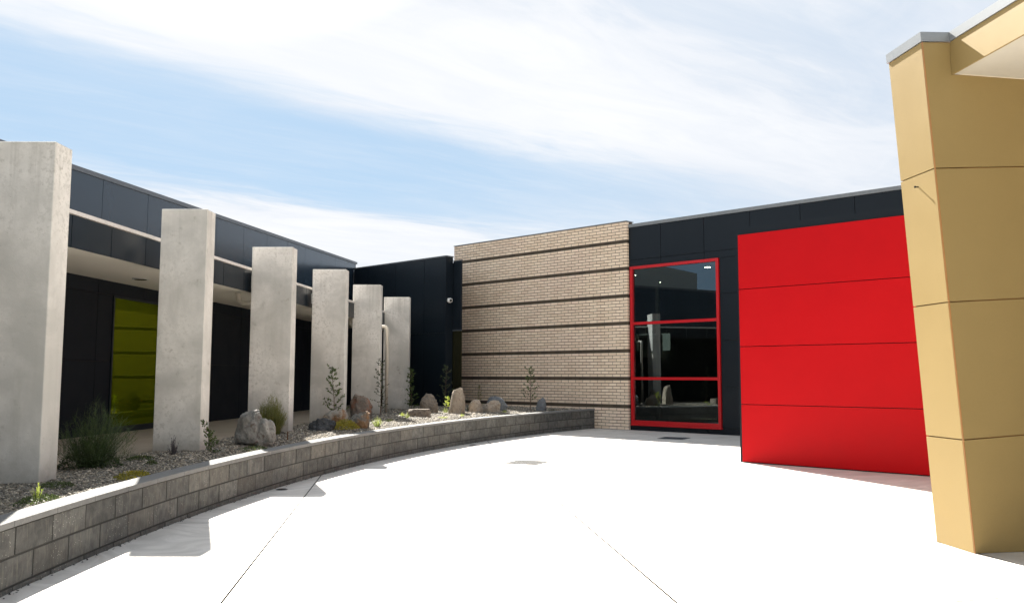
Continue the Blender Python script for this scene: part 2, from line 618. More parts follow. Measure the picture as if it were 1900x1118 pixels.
def frame(ox, oy, ang):
    """a wall frame: s runs along the wall, o out of it towards the court, z up"""
    dx, dy = math.cos(ang), math.sin(ang)
    nx, ny = dy, -dx
    def F(s, o, z):
        return (ox + s * dx + o * nx, oy + s * dy + o * ny, z)
    return F


def recentre(o):
    """put a top-level mesh object's origin at its base"""
    me = o.data
    n = len(me.vertices)
    a = np.empty(n * 3)
    me.vertices.foreach_get('co', a)
    a = a.reshape(-1, 3)
    c = np.array([(a[:, 0].min() + a[:, 0].max()) / 2, (a[:, 1].min() + a[:, 1].max()) / 2, a[:, 2].min()])
    me.vertices.foreach_set('co', (a - c).ravel())
    me.update()
    o.location = c
    return o


FL = frame(-8.0, 0.0, math.atan2(0.9961, 0.0879))     # left building wall
_A = -0.7386
FW = frame(3.310, 23.674, _A)                          # window wall on the far side
FB = frame(3.243, 23.600, _A)                          # brick wall face
FD = frame(-2.030, 25.735, _A)                         # low dark building face
FR = frame(4.005, 14.788, -0.737)                      # red wall face
FY = frame(3.883, 7.217, R(10.159))                    # mustard building face
CX, CY, CR = 25.698, 6.943, 29.122                     # planter wall: centre and radius of its outer face

# ------------------------------------------------------------------ ground and pavement
g = MB()
g.poly([(-400, -400, -0.13), (400, -400, -0.13), (400, 600, -0.13), (-400, 600, -0.13)])
g.build('ground', M['ground'], kind='structure')

pv = tag(bpy.data.objects.new('pavement', None), kind='structure')
COL.objects.link(pv)
g = MB()
g.poly([(-14, -14, -0.046), (15, -14, -0.046), (15, 34, -0.046), (-14, 34, -0.046)])
g.build('joint_base', M['bmortar'], pv)


def clip(poly, p, d, side, off):
    """keep the part of poly on one side of the line through p along d, off metres away from it"""
    nx, ny = -d[1] * side, d[0] * side
    L = math.hypot(nx, ny)
    nx, ny = nx / L, ny / L
    dist = [(q[0] - p[0]) * nx + (q[1] - p[1]) * ny - off for q in poly]
    out = []
    for i in range(len(poly)):
        a, b = poly[i], poly[(i + 1) % len(poly)]
        da, db = dist[i], dist[(i + 1) % len(poly)]
        if da >= 0:
            out.append(a)
        if (da >= 0) != (db >= 0):
            k = da / (da - db)
            out.append((a[0] + (b[0] - a[0]) * k, a[1] + (b[1] - a[1]) * k))
    return out


RAD = [((-6.2, 8), (-0.15, 1)), ((-2.17, 7.74), (-0.134, 1)), ((0.79, 8.12), (-0.1185, 1)), ((3.76, 8.0), (-0.22, 1)), ((7.6, 8.0), (-0.3, 1))]
CROSS = {0: [((-4, 8.6), (1, -0.05)), ((-4, 12.9), (1, -0.05)), ((-4, 4.0), (1, -0.05))],
         1: [((-3.08, 8.63), (1, 0.0415)), ((-2, 4.6), (1, 0.05)), ((-2, 13.3), (1, 0.09)), ((-2, 18.2), (1, 0.1))],
         2: [((0.66, 9.0), (1, 0.295)), ((0.7, 4.95), (1, 0.30)), ((0.3, 13.6), (1, 0.32)), ((0.3, 17.8), (1, 0.32))],
         3: [((3.4, 9.82), (1, 0.258)), ((3.5, 5.85), (1, 0.26)), ((3.0, 14.3), (1, 0.3))],
         4: [((7.0, 11), (1, 0.3)), ((7, 6), (1, 0.3))], 5: []}
base = [(-13, -12), (14, -12), (14, 33), (-13, 33)]
strips = []
rest = base
for p, d in RAD:
    strips.append(clip(rest, p, d, 1, 0.007))
    rest = clip(rest, p, d, -1, 0.007)
strips.append(rest)
slab_i = 0
for k, st in enumerate(strips):
    cuts = sorted(CROSS.get(k, []), key=lambda c: c[0][1])
    rest = st
    cells = []
    for p, d in cuts:
        cells.append(clip(rest, p, d, -1, 0.007))
        rest = clip(rest, p, d, 1, 0.007)
    cells.append(rest)
    for c in cells:
        if len(c) < 3:
            continue
        m_ = MB()
        n = len(c)
        m_.poly([(x, y, 0.0) for x, y in c])
        m_.build('slab', M['pave'], pv)

# ------------------------------------------------------------------ planter wall (curved, of concrete blocks)
def arc(a_len, off):
    """point of the planter wall: a_len metres along the face from (−3.42, 6.94), off metres behind the face"""
    th = a_len / CR
    r = CR + off
    return CX - r * math.cos(th), CY + r * math.sin(th)


def top_z(a_len):
    return 0.487 + 0.0036 * a_len


pw = empty('block_wall', 'low curved retaining wall of grey split concrete blocks with flat cap blocks round the planting bed', 'retaining wall', loc=(-3.4, 8, 0))
pw.location = (0, 0, 0)
A_END = 19.05
body = MB()
seg = np.arange(-7.0, A_END + 0.01, 0.25)
for a, b in zip(seg[:-1], seg[1:]):
    za, zb = top_z(a) - 0.047, top_z(b) - 0.047
    p = [arc(a, 0.007), arc(b, 0.007), arc(b, 0.19), arc(a, 0.19)]
    body.hexa([(p[0][0], p[0][1], -0.1), (p[1][0], p[1][1], -0.1), (p[2][0], p[2][1], -0.1), (p[3][0], p[3][1], -0.1),
               (p[0][0], p[0][1], za), (p[1][0], p[1][1], zb), (p[2][0], p[2][1], zb), (p[3][0], p[3][1], za)][::1])
body.build('mortar_core', M['bmortar'], pw)


def split_block(a0, a1, z0a, z1a, z0b, z1b, off0, off1, seed, amp):
    """a block with a rough front face made of a small grid"""
    mb = MB()
    nx, nz = 4, 3
    rr = random.Random(seed)
    grid = []
    tilt = rr.uniform(-0.003, 0.003)
    for iz in range(nz + 1):
        row = []
        for ix in range(nx + 1):
            fx, fz = ix / nx, iz / nz
            a = a0 + (a1 - a0) * fx
            edge = ix in (0, nx) or iz in (0, nz)
            o = off0 + tilt * (fx - 0.5) + (0.002 if edge else rr.uniform(-amp, amp))
            x, y = arc(a, o)
            z0 = z0a + (z0b - z0a) * fx
            z1 = z1a + (z1b - z1a) * fx
            row.append((x, y, z0 + (z1 - z0) * fz))
        grid.append(row)
    idx = {}
    for iz in range(nz + 1):
        for ix in range(nx + 1):
            idx[(ix, iz)] = len(mb.v)
            mb.v.append(grid[iz][ix])
    for iz in range(nz):
        for ix in range(nx):
            mb.f.append((idx[(ix, iz)], idx[(ix, iz + 1)], idx[(ix + 1, iz + 1)], idx[(ix + 1, iz)])[::-1])
            mb.tint.append(None)
    b = [arc(a0, off1), arc(a1, off1)]
    i = len(mb.v)
    mb.v += [(b[0][0], b[0][1], z0a), (b[1][0], b[1][1], z0b), (b[1][0], b[1][1], z1b), (b[0][0], b[0][1], z1a)]
    mb.f += [tuple([idx[(0, k)] for k in range(nz + 1)] + [i + 3, i]),
             tuple([idx[(nx, k)] for k in range(nz, -1, -1)] + [i + 1, i + 2]),
             tuple([idx[(k, nz)] for k in range(nx + 1)] + [i + 2, i + 3]),
             (i, i + 3, i + 2, i + 1)]
    mb.tint += [None] * 4
    return mb


PITCH = 0.50
nb = 0
for course, (zt, zb_, ph) in enumerate(((0.047, 0.236, 0.0), (0.247, 0.436, 0.5), (0.447, 0.60, 0.0))):
    a = -6.53 if ph == 0 else -6.28
    while a < A_END - 0.02:
        a1 = min(a + PITCH - 0.018, A_END)
        if a1 - a > 0.05:
            z1a, z1b = top_z(a) - zt - 0.006, top_z(a1) - zt - 0.006
            z0a, z0b = top_z(a) - zb_, top_z(a1) - zb_
            if course == 2:
                z0a = z0b = -0.02
            split_block(a, a1, z0a, z1a, z0b, z1b, random.uniform(-0.002, 0.002), 0.10, nb, 0.004).build('block', M['block'], pw)
            nb += 1
        a += PITCH
# cap blocks
a = -6.3
CAPL = 0.58
while a < A_END:
    a1 = min(a + CAPL - 0.004, A_END)
    mb = MB()
    p = [arc(a, -0.012), arc(a1, -0.012), arc(a1, 0.215), arc(a, 0.215)]
    za, zb = top_z(a), top_z(a1)
    h_ = 0.044 + random.uniform(-0.0008, 0.0008)
    mb.hexa([(p[k][0], p[k][1], (za if k in (0, 3) else zb) - h_) for k in range(4)] + [(p[k][0], p[k][1], za if k in (0, 3) else zb) for k in range(4)])
    mb.build('cap_block', M['cap'], pw, bevel=0.004)
    a += CAPL

# crumbs of mortar squeezed out along the foot of the wall
mb = MB()
for k in range(380):
    a = random.uniform(-2.5, A_END)
    x, y = arc(a, -abs(random.gauss(0, 0.02)) - 0.002)
    s_ = random.uniform(0.003, 0.010)
    q = [(x + s_ * math.cos(t) * random.uniform(.6, 1.3), y + s_ * 1.4 * math.sin(t) * random.uniform(.6, 1.3), 0.001) for t in (0, 1.3, 2.5, 3.8, 5.0)]
    zt = s_ * random.uniform(0.4, 1.2)
    for i in range(5):
        mb.poly([q[i], q[(i + 1) % 5], (x, y, zt)])
mb.build('mortar_crumbs', M['bmortar'], pw, kind='stuff')

# ------------------------------------------------------------------ walkway and planting bed
def left_x(y):
    return -5.56 + 0.0882 * y


g = MB()
g.box(FL, -9, 29.0, -0.02, 2.41, 0.0, 0.505)
g.box(FD, -5.0, 0.6, 0.02, 1.75, 0.0, 0.502)
wk = g.build('walkway', M['walk'], kind='structure')


def bed_z(x, y, t):
    n = mnoise.noise(Vector((x * 1.4, y * 1.4, 3.1)))
    zc = 0.487 + 0.0036 * (y - 6.9)
    return zc - 0.035 + 0.035 * math.sin(math.pi * min(1, max(0, t))) + 0.030 * t * (1 if y < 20 else 0.6) + 0.016 * n


def brick_x(y):
    return 3.31 - (y - 23.674) / 0.6733 * 0.7394 + 0.25


def bed_bounds(y):
    dy = y - CY
    r = CR + 0.19
    xr = CX - math.sqrt(max(r * r - dy * dy, 0.0))
    if y > 23.0:
        xr = min(xr, brick_x(y))
    return left_x(y) - 0.03, xr


bm_ = MB()
ys = np.arange(-0.5, 28.6, 0.12)
NT_ = 26
rows = []
for y in ys:
    x0, x1 = bed_bounds(y)
    row = []
    for j in range(NT_ + 1):
        t = 1 - j / NT_
        x = x1 + (x0 - x1) * (1 - j / NT_)
        row.append(len(bm_.v))
        bm_.v.append((x, y, bed_z(x, y, t)))
    rows.append(row)
for a, b in zip(rows[:-1], rows[1:]):
    for j in range(NT_):
        bm_.f.append((a[j], a[j + 1], b[j + 1], b[j]))
        bm_.tint.append(None)
bm_.build('planting_bed', M['soil'], smooth=True, kind='structure')


def bed_height(x, y):
    x0, x1 = bed_bounds(y)
    t = (x1 - x) / max(x1 - x0, 1e-3)
    return bed_z(x, y, t)


def pebbles():
    ico_v = []
    ph = (1 + 5 ** 0.5) / 2
    for a, b in ((-1, ph), (1, ph), (-1, -ph), (1, -ph)):
        ico_v.append((a, b, 0))
    for a, b in ((-1, ph), (1, ph), (-1, -ph), (1, -ph)):
        ico_v.append((0, a, b))
    for a, b in ((-1, ph), (1, ph), (-1, -ph), (1, -ph)):
        ico_v.append((b, 0, a))
    iv = np.array(ico_v) / math.sqrt(1 + ph * ph)
    fc = np.array([(0, 11, 5), (0, 5, 1), (0, 1, 7), (0, 7, 10), (0, 10, 11), (1, 5, 9), (5, 11, 4), (11, 10, 2), (10, 7, 6), (7, 1, 8),
                   (3, 9, 4), (3, 4, 2), (3, 2, 6), (3, 6, 8), (3, 8, 9), (4, 9, 5), (2, 4, 11), (6, 2, 10), (8, 6, 7), (9, 8, 1)])
    P, S = [], []
    def scatter(y0, y1, dens, s0, s1):
        y = y0
        st = 0.25
        while y < y1:
            x0, x1 = bed_bounds(y)
            n = int((x1 - x0) * st * dens)
            for _ in range(n):
                xx, yy = random.uniform(x0, x1), y + random.random() * st
                s = random.uniform(s0, s1) * (1.5 if random.random() < 0.08 else 1)
                P.append((xx, yy, bed_height(xx, yy) + s * 0.15))
                S.append(s)
            y += st
    scatter(5.0, 9.5, 2600, 0.006, 0.013)
    scatter(9.5, 14.0, 1500, 0.008, 0.016)
    scatter(14.0, 20.0, 750, 0.010, 0.020)
    scatter(20.0, 27.0, 420, 0.013, 0.024)
    scatter(0.0, 5.0, 300, 0.012, 0.020)
    P, S = np.array(P), np.array(S)
    n = len(P)
    sc = S[:, None] * rng.uniform(0.65, 1.35, (n, 3)) * np.array([1.1, 1.1, 0.75])
    ang = rng.uniform(0, 6.283, n)
    jit = 1 + rng.uniform(-0.22, 0.22, (n, 12, 1))
    V = iv[None] * jit * sc[:, None, :]
    c, s = np.cos(ang)[:, None], np.sin(ang)[:, None]
    X = V[:, :, 0] * c - V[:, :, 1] * s
    Y = V[:, :, 0] * s + V[:, :, 1] * c
    V = np.stack([X, Y, V[:, :, 2]], 2) + P[:, None, :]
    Fc = (fc[None] + (np.arange(n) * 12)[:, None, None]).reshape(-1, 3)
    me = bpy.data.meshes.new('gravel')
    me.vertices.add(n * 12)
    me.vertices.foreach_set('co', V.reshape(-1))
    me.loops.add(len(Fc) * 3)
    me.loops.foreach_set('vertex_index', Fc.reshape(-1).astype(np.int32))
    me.polygons.add(len(Fc))
    me.polygons.foreach_set('loop_start', np.arange(0, len(Fc) * 3, 3, dtype=np.int32))
    me.polygons.foreach_set('loop_total', np.full(len(Fc), 3, dtype=np.int32))
    me.update(calc_edges=True)
    at = me.attributes.new('tint', 'FLOAT', 'FACE')
    at.data.foreach_set('value', np.repeat(rng.random(n), 20))
    me.materials.append(M['gravel'])
    return link('gravel', me, label='mixed grey and tan gravel covering the planting bed behind the block wall', cat='gravel', kind='stuff')


pebbles()

# ------------------------------------------------------------------ left dark building with canopy
lb = empty('dark_building', 'long charcoal panelled building with a flat canopy behind the row of concrete fins', 'building')


def roof_z(s):
    return 4.742 + 0.0419 * (s - 12.86)


S0, S1 = -9.0, 29.1
GAP = 0.006
b_ = MB()
b_.box(FL, S0, S1 + 0.15, -6.5, -0.022, 0.0, roof_z(S0) - 0.06, z1b=roof_z(S1) - 0.06)
b_.build('wall', M['backing'], lb)


def panel(mat, parent, F, s0, s1, z0, z1, o0, o1, z1b=None, name='panel', z0b=None):
    mb = MB()
    mb.box(F, s0 + GAP, s1 - GAP, o0, o1, z0 + GAP, z1 - GAP, z1b=None if z1b is None else z1b - GAP, z0b=None if z0b is None else z0b + GAP)
    return mb.build(name, mat, parent)


PW = 1.4425
k0 = 13.80 - PW * 15
js = [k0 + PW * i for i in range(40)]
for a, b in zip(js[:-1], js[1:]):
    a, b = max(a, S0), min(b, S1)
    if b - a < 0.05:
        continue
    panel(M['darkside'], lb, FL, a, b, 3.20, roof_z(a) - 0.075, -0.02, 0.0, z1b=roof_z(b) - 0.075)
    # recessed wall beneath the canopy: rows of panels, with the green window let in
    for z0, z1 in ((0.50, 1.705), (1.705, 2.82), (2.82, 3.06)):
        a_, b2_ = a, b
        if a < 14.26 < b:
            b2_ = 14.24
        if z0 < 2.8 and a >= 14.2 and b < 17.2:
            continue
        if z0 < 2.8 and a < 17.16 < b and a > 14.3:
            a_ = 17.16
        if z0 > 2.8:
            a_, b2_ = a, b
        if b2_ - a_ > 0.05:
            panel(M['matt'], lb, FL, a_, b2_, z0, z1, -0.02, 0.0)
# green window
wf = MB()
wf.box(FL, 14.24, 17.16, -0.02, 0.02, 2.785, 2.82)
wf.box(FL, 14.24, 17.16, -0.02, 0.02, 0.51, 0.61)
wf.box(FL, 14.24, 14.285, -0.02, 0.018, 0.61, 2.785)
wf.box(FL, 17.115, 17.16, -0.02, 0.018, 0.61, 2.785)
win = wf.build('window', M['dark'], lb, label='tall window with yellow green glass and a dark frame')
pn = MB()
pn.box(FL, 14.285, 17.115, -0.012, 0.0, 0.61, 2.785)
pn.build('pane', M['greenglass'], win)
# roof flashing
fl = MB()
a = S0
while a < S1:
    b = min(a + 3.6, S1 + 0.2)
    f_ = MB()
    f_.box(FL, a, b - 0.004, -0.3, 0.022, roof_z(a) - 0.075, roof_z(a), z1b=roof_z(b), z0b=roof_z(b) - 0.075)
    f_.build('roof_flashing', M['flashdark'], lb)
    a += 3.6
rf = MB()
rf.box(FL, S0, S1 + 0.1, -6.5, -0.3, roof_z(S0) - 0.06, roof_z(S0) - 0.03, z1b=roof_z(S1) - 0.03, z0b=roof_z(S1) - 0.06)
rf.build('roof', M['flash'], lb)
# canopy
CO = 2.19
cn = MB()
cn.hexa([FL(S0, 0.0, 3.05), FL(S0, CO - 0.02, 2.915), FL(27.6, CO - 0.02, 2.915), FL(27.6, 0.0, 3.05),
         FL(S0, 0.0, 3.29), FL(S0, CO - 0.02, 3.29), FL(27.6, CO - 0.02, 3.29), FL(27.6, 0.0, 3.29)])
cn.build('canopy', M['soffit'], lb)
js = [9.63 - 0.802 * 24 + 0.802 * i for i in range(60)]
for a, b in zip(js[:-1], js[1:]):
    a, b = max(a, S0), min(b, 27.0)
    if b - a > 0.05:
        panel(M['dark'], lb, FL, a, b, 2.905, 3.285, CO - 0.02, CO, name='fascia_panel')
st = MB()
st.box(FL, S0, 27.4, -0.02, CO + 0.012, 3.288, 3.333)
st.build('canopy_flashing', M['white'], lb)
# recessed soffit light
dl = MB()
c = Vector((-5.86, 13.2, 3.0))
o_ = (c.x + 8.0 - 0.0882 * c.y) * 0.996
zc = 3.05 - 0.135 * o_ / (CO - 0.02)
dl.tube([(c.x, c.y, zc - 0.012), (c.x, c.y, zc + 0.01)], 0.125, 24)
d1 = dl.build('soffit_light', M['steel'], lb)
dl = MB()
dl.tube([(c.x, c.y, zc - 0.016), (c.x, c.y, zc - 0.012)], 0.095, 24)
dl.build('lens', M['black'], d1)


def bend(pts, r, n=6):
    """round the corners of a polyline"""
    out = [Vector(pts[0])]
    for i in range(1, len(pts) - 1):
        p, a, b = Vector(pts[i]), Vector(pts[i - 1]), Vector(pts[i + 1])
        da, db = (a - p).normalized(), (b - p).normalized()
        s, e = p + da * r, p + db * r
        for k in range(n + 1):
            t = k / n
            out.append(s * (1 - t) ** 2 + p * 2 * t * (1 - t) + e * t * t)
    out.append(Vector(pts[-1]))
    return out


for pts in ([(-4.90, 15.0, 3.02), (-4.90, 15.0, 2.76), (-4.15, 15.0, 2.74), (-4.15, 15.0, 0.48)],
            [(-4.2, 21.72, 3.02), (-4.2, 21.72, 2.76), (-3.215, 21.72, 2.745), (-3.215, 21.72, 0.48)]):
    mb = MB()
    mb.tube(bend(pts, 0.12), 0.043, 14)
    dp = mb.build('downpipe', M['pipe'], lb, smooth=True)
    mb = MB()
    for z in (2.3, 1.2):
        mb.tube([(pts[3][0], pts[3][1], z - 0.015), (pts[3][0], pts[3][1], z + 0.015)], 0.047, 14)
    mb.tube([(pts[0][0], pts[0][1], 2.93), (pts[0][0], pts[0][1], 2.97)], 0.054, 14)
    mb.build('pipe_collar', M['pipe'], dp)

# ------------------------------------------------------------------ concrete fins
FINS = [(-4.26, 7.70, 0.68, 3.644, 'nearest and largest concrete fin, cut by the left edge of the picture'),
        (-3.994, 10.90, 0.605, 3.647, 'concrete fin with brown blotches standing right of the green window'),
        (-3.772, 14.36, 0.70, 3.68, 'concrete fin behind the lumpy grey boulder and the feathery olive shrub'),
        (-3.464, 17.47, 0.70, 3.69, 'concrete fin with dark stains behind the round tan boulder and leafy sapling'),
        (-3.287, 21.00, 0.70, 3.753, 'concrete fin with a cream downpipe bent round its right edge'),
        (-2.955, 24.20, 0.74, 3.745, 'farthest and smallest looking concrete fin, nearest the low dark building')]
TH = 0.30
for (x, y, wd, zt, lab) in FINS:
    fin_ = empty('concrete_fin', lab, 'concrete fin', 'concrete fins along the planting bed', (x - wd / 2, y + TH / 2, 0.45))
    mb = MB()
    x0, x1, y0, y1, z0, z1 = -wd / 2, wd / 2, -TH / 2, TH / 2, -0.25, zt - 0.45
    mb.hexa([(x0, y0, z0), (x1, y0, z0), (x1, y1, z0), (x0, y1, z0), (x0, y0, z1), (x1, y0, z1), (x1, y1, z1), (x0, y1, z1)])
    mb.build('slab_body', M['concrete'], fin_, bevel=0.009)
    # steel bracket that ties the fin to the canopy fascia
    xf = -5.8 + 0.0882 * (y + 0.15) + 0.005 - (x - wd / 2)
    mb = MB()
    zb = 2.985 - 0.45
    mb.hexa([(x0 - 0.055, 0.0, zb), (x0 - 0.001, 0.0, zb), (x0 - 0.001, 0.012, zb), (x0 - 0.055, 0.012, zb),
             (x0 - 0.055, 0.0, zb + .21), (x0 - 0.001, 0.0, zb + .21), (x0 - 0.001, 0.012, zb + .21), (x0 - 0.055, 0.012, zb + .21)])
    br = mb.build('bracket', M['steel'], fin_)
    for kz in (0.04, 0.105, 0.17):
        mb = MB()
        mb.disc((x0 - 0.028, 0.0, zb + kz), (0, -1, 0), 0.014, 0.012, 8)
        mb.build('bolt', M['flashdark'], br)

# ------------------------------------------------------------------ low dark building at the end of the court
ld = empty('end_block', 'low charcoal panelled block with a dark doorway between the fins and the cream brick wall', 'building')
ZT = 5.185
mb = MB()
mb.box(FD, -4.63, -0.012, -0.285, -0.022, 0.2, ZT - 0.05)
mb.box(FD, -0.30, 0.37, -0.342, -0.312, 2.86, 4.98)
pa, pb_ = FD(-4.63, -0.286, 0), FD(-0.03, -0.286, 0)
mb.hexa([(pa[0], pa[1], 0.2), (pb_[0], pb_[1], 0.2), (-2.12, 28.75, 0.2), (-6.0, 32.3, 0.2),
         (pa[0], pa[1], 5.1), (pb_[0], pb_[1], 5.1), (-2.12, 28.75, 5.1), (-6.0, 32.3, 5.1)])
mb.build('wall', M['backing'], ld)
edges = [-4.63, -3.86, -2.42, -1.0, 0.0]
for a, b in zip(edges[:-1], edges[1:]):
    for z0, z1 in ((0.505, 2.80), (2.80, ZT - 0.04)):
        panel(M['dark'], ld, FD, a, b, z0, z1, -0.022, 0.0)
panel(M['dark'], ld, frame(FD(0, 0, 0)[0], FD(0, 0, 0)[1], _A + math.pi / 2), 0.0, 0.30, 0.505, ZT - 0.04, -0.02, 0.0, name='panel')
panel(M['dark'], ld, FD, 0.0, 0.38, 2.90, 5.02, -0.312, -0.30)
fr_ = MB()
fr_.box(FD, 0.0, 0.40, -0.312, -0.285, 2.862, 2.895)
fr_.build('door_lintel', M['flashdark'], ld)
dr = MB()
dr.box(FD, -0.29, 0.37, -0.342, -0.313, 0.50, 2.858)
dr.build('door', M['doorglass'], ld, label='narrow dark olive glazed door')
f_ = MB()
f_.box(FD, -4.66, 0.01, -0.31, 0.012, ZT - 0.04, ZT)
f_.box(FD, 0.011, 0.385, -0.345, -0.292, 5.02, 5.05)
f_.build('roof_flashing', M['flashdark'], ld)
# security camera on the end face of the block
sx, sy, _ = FD(0.012, -0.12, 0)
sc_ = empty('security_camera', 'small white dome security camera high on the end of the low charcoal block', 'security camera', loc=(sx, sy, 3.80))
ex, ey = math.cos(_A), math.sin(_A)
nx_, ny_ = math.sin(_A), -math.cos(_A)
mb = MB()
mb.tube([(0, 0, 0), (ex * 0.05, ey * 0.05, 0)], [0.075, 0.075], 16)
mb.tube([(ex * 0.05, ey * 0.05, -0.0), (ex * 0.10 + nx_ * 0.02, ey * 0.10 + ny_ * 0.02, -0.01)], [0.07, 0.062], 16)
mb.build('housing', M['camwhite'], sc_, smooth=False)
mb = MB()
mb.tube([(ex * 0.10 + nx_ * .02, ey * 0.10 + ny_ * .02, -0.01), (ex * 0.13 + nx_ * .03, ey * 0.13 + ny_ * .03, -0.014), (ex * 0.15 + nx_ * .035, ey * 0.15 + ny_ * .035, -0.016)], [0.048, 0.04, 0.015], 16)
mb.build('lens', M['black'], sc_, smooth=True)

# ------------------------------------------------------------------ cream brick wall
bw = empty('brick_wall', 'tall cream brick wall with thin dark brick stripes', 'wall')
BL, NC, CH, BP = 7.06, 68, 0.086, 0.2665
mb = MB()
mb.box(FB, -BL + 0.02, -0.006, -0.30, -0.0055, 0.0, NC * CH + 0.01)
mb.build('mortar', M['mortar'], bw)
DARKC = {7, 16, 25, 34, 43, 52, 61}
camp = Vector((0, 0, 1.468))
blist = []
for c in range(NC):
    z0 = 0.011 + c * CH
    off = 0.0 if c % 2 else BP / 2
    s = 0.0
    first = True
    while s > -BL + 0.001:
        ln = BP if not (first and off) else BP - off
        e = max(s - ln, -BL)
        if s - e > 0.04:
            blist.append((c, s, e, z0))
        s -= ln
        first = False
def bdist(b):
    p = Vector(FB((b[1] + b[2]) / 2, 0, b[3] + 0.04))
    return (p - camp).length
vis = [b for b in blist if b[1] > -6.6]
vis.sort(key=bdist)
near = set(vis[:300])
J = 0.0155
def bbox_(mb, s1, s0, z0, tint, dz=0.0):
    jo = random.uniform(-0.0012, 0.0012)
    right_end = s1 > -0.001
    mb.box(FB, s0 + J, s1 if right_end else s1, -0.11 if right_end else -0.03, jo, z0 + dz, z0 + CH - J, tint=tint)
cache = {}
joined = MB()
for b in blist:
    c, s1, s0, z0 = b
    dk = c in DARKC
    t = random.random() * 0.98 + (2.0 if dk else 0.0)
    if b in near:
        key = (dk, round(s1 - s0, 3), s1 > -0.001, random.randrange(6))
        if key not in cache:
            mb = MB()
            L_ = s1 - s0
            F0 = frame(0, 0, _A)
            mb.box(F0, -L_ + J, 0.0, -0.11 if key[2] else -0.03, random.uniform(-0.0012, 0.0012), 0.0, CH - J, tint=t)
            cache[key] = mb.mesh('brick', M['brick'])
        o = link('brick', cache[key], bw)
        o.location = FB(s1, 0, z0)
    else:
        bbox_(joined, s1, s0, z0, t)
joined.build('brickwork', M['brick'], bw, kind='stuff')
mb = MB()
mb.box(FB, -BL - 0.01, 0.010, -0.34, 0.010, NC * CH + 0.012, NC * CH + 0.036)
mb.build('coping', M['flash'], bw)

# ------------------------------------------------------------------ window building on the right
wb = empty('window_building', 'tall charcoal panelled building holding the red framed window', 'building')
mb = MB()
HT = 5.72
WS0, WS1, WZ0, WZ1 = 0.055, 2.815, 0.165, 4.56
SE = 8.6
# wall as pieces round the window opening, then the room behind it
mb.box(FW, -0.01, WS0, -0.2, -0.022, 0, HT)
mb.box(FW, WS1, SE, -0.2, -0.022, 0, HT)
mb.box(FW, WS0, WS1, -0.2, -0.022, WZ1, HT)
mb.box(FW, WS0, WS1, -0.2, -0.022, 0, WZ0)
mb.build('wall', M['backing'], wb)
mb = MB()
mb.box(FW, -7.0, SE + 0.2, -7.4, -0.35, -0.02, 0.05)
mb.build('room_floor', M['roomfloor'], wb)
mb = MB()
mb.box(FW, -7.0, SE + 0.2, -7.4, -0.201, 4.70, 5.6)
mb.build('ceiling', M['room'], wb)
mb = MB()
mb.box(FW, -7.2, -7.0, -7.4, -0.35, 0, 5.5)
mb.box(FW, SE, SE + 0.2, -7.4, -0.201, 0, 5.5)
mb.box(FW, -7.0, -4.75, -7.6, -7.4, 0, 5.5)
mb.box(FW, -3.25, SE, -7.6, -7.4, 0, 5.5)
mb.box(FW, -4.75, -3.25, -7.6, -7.4, 0, 2.45)
mb.box(FW, -4.75, -3.25, -7.6, -7.4, 3.1, 5.5)
mb.build('room_wall', M['room'], wb)
mb = MB()
mb.box(FW, -1.70, -1.58, -4.1, -4.0, 0.05, 4.70)
mb.build('room_post', M['white'], wb)
mb = MB()
mb.box(FW, -4.45, -3.45, -7.2, -7.15, 2.2, 3.05)
mb.build('wall_board', M['camwhite'], wb)
for x, y in ((5.78, 24.7), (5.0, 28.7), (3.86, 26.7)):
    mb = MB()
    mb.tube([(x, y, 4.688), (x, y, 4.71)], 0.09, 20)
    mb.build('ceiling_light', M['lamp'], wb)
vj = [-0.01, 1.055, 2.39, 3.71, 5.03, 6.35, 7.67, SE]
for a, b in zip(vj[:-1], vj[1:]):
    panel(M['dark'], wb, FW, a, b, 4.75, HT - 0.03, -0.022, 0.0)
    if b < 2.5:
        panel(M['dark'], wb, FW, max(a, -0.01), b, 4.565, 4.75, -0.022, 0.0)
        panel(M['dark'], wb, FW, max(a, -0.01), b, 0.0, 0.16, -0.022, 0.0)
    elif a > 3.0:
        for z0, z1 in ((0, 1.207), (1.207, 2.418), (2.418, 3.626), (3.626, 4.75)):
            panel(M['dark'], wb, FW, a, b, z0, z1, -0.022, 0.0)
panel(M['dark'], wb, FW, 2.39, 3.71, 4.565, 4.75, -0.022, 0.0)
panel(M['dark'], wb, FW, 2.39, 3.71, 0.0, 0.16, -0.022, 0.0)
for z0, z1 in ((0.16, 1.207), (1.207, 2.418), (2.418, 3.626), (3.626, 4.565)):
    panel(M['dark'], wb, FW, 2.83, 3.71, z0, z1, -0.022, 0.0)
# window frame: outer frame, two transoms, three panes
wf = MB()
FT = 0.075
wf.box(FW, WS0, WS0 + FT, -0.10, 0.045, WZ0, WZ1)
wf.box(FW, WS1 - FT, WS1, -0.10, 0.045, WZ0, WZ1)
wf.box(FW, WS0 + FT, WS1 - FT, -0.10, 0.042, WZ1 - FT, WZ1)
wf.box(FW, WS0 + FT, WS1 - FT, -0.10, 0.042, WZ0, WZ0 + 0.11)
wf.box(FW, WS0 - 0.005, WS1 + 0.02, -0.02, 0.075, WZ0 - 0.03, WZ0 + 0.002)
rw = wf.build('window', M['redframe'], wb, label='large window of three stacked panes in a bright red frame')
trz = (1.425, 2.955)
for z in trz:
    tb = MB()
    tb.box(FW, WS0 + FT, WS1 - FT, -0.09, 0.036, z - 0.037, z + 0.037)
    tb.build('transom', M['redframe'], rw)
zs_ = [WZ0 + 0.11, trz[0] - 0.037, trz[0] + 0.037, trz[1] - 0.037, trz[1] + 0.037, WZ1 - FT]
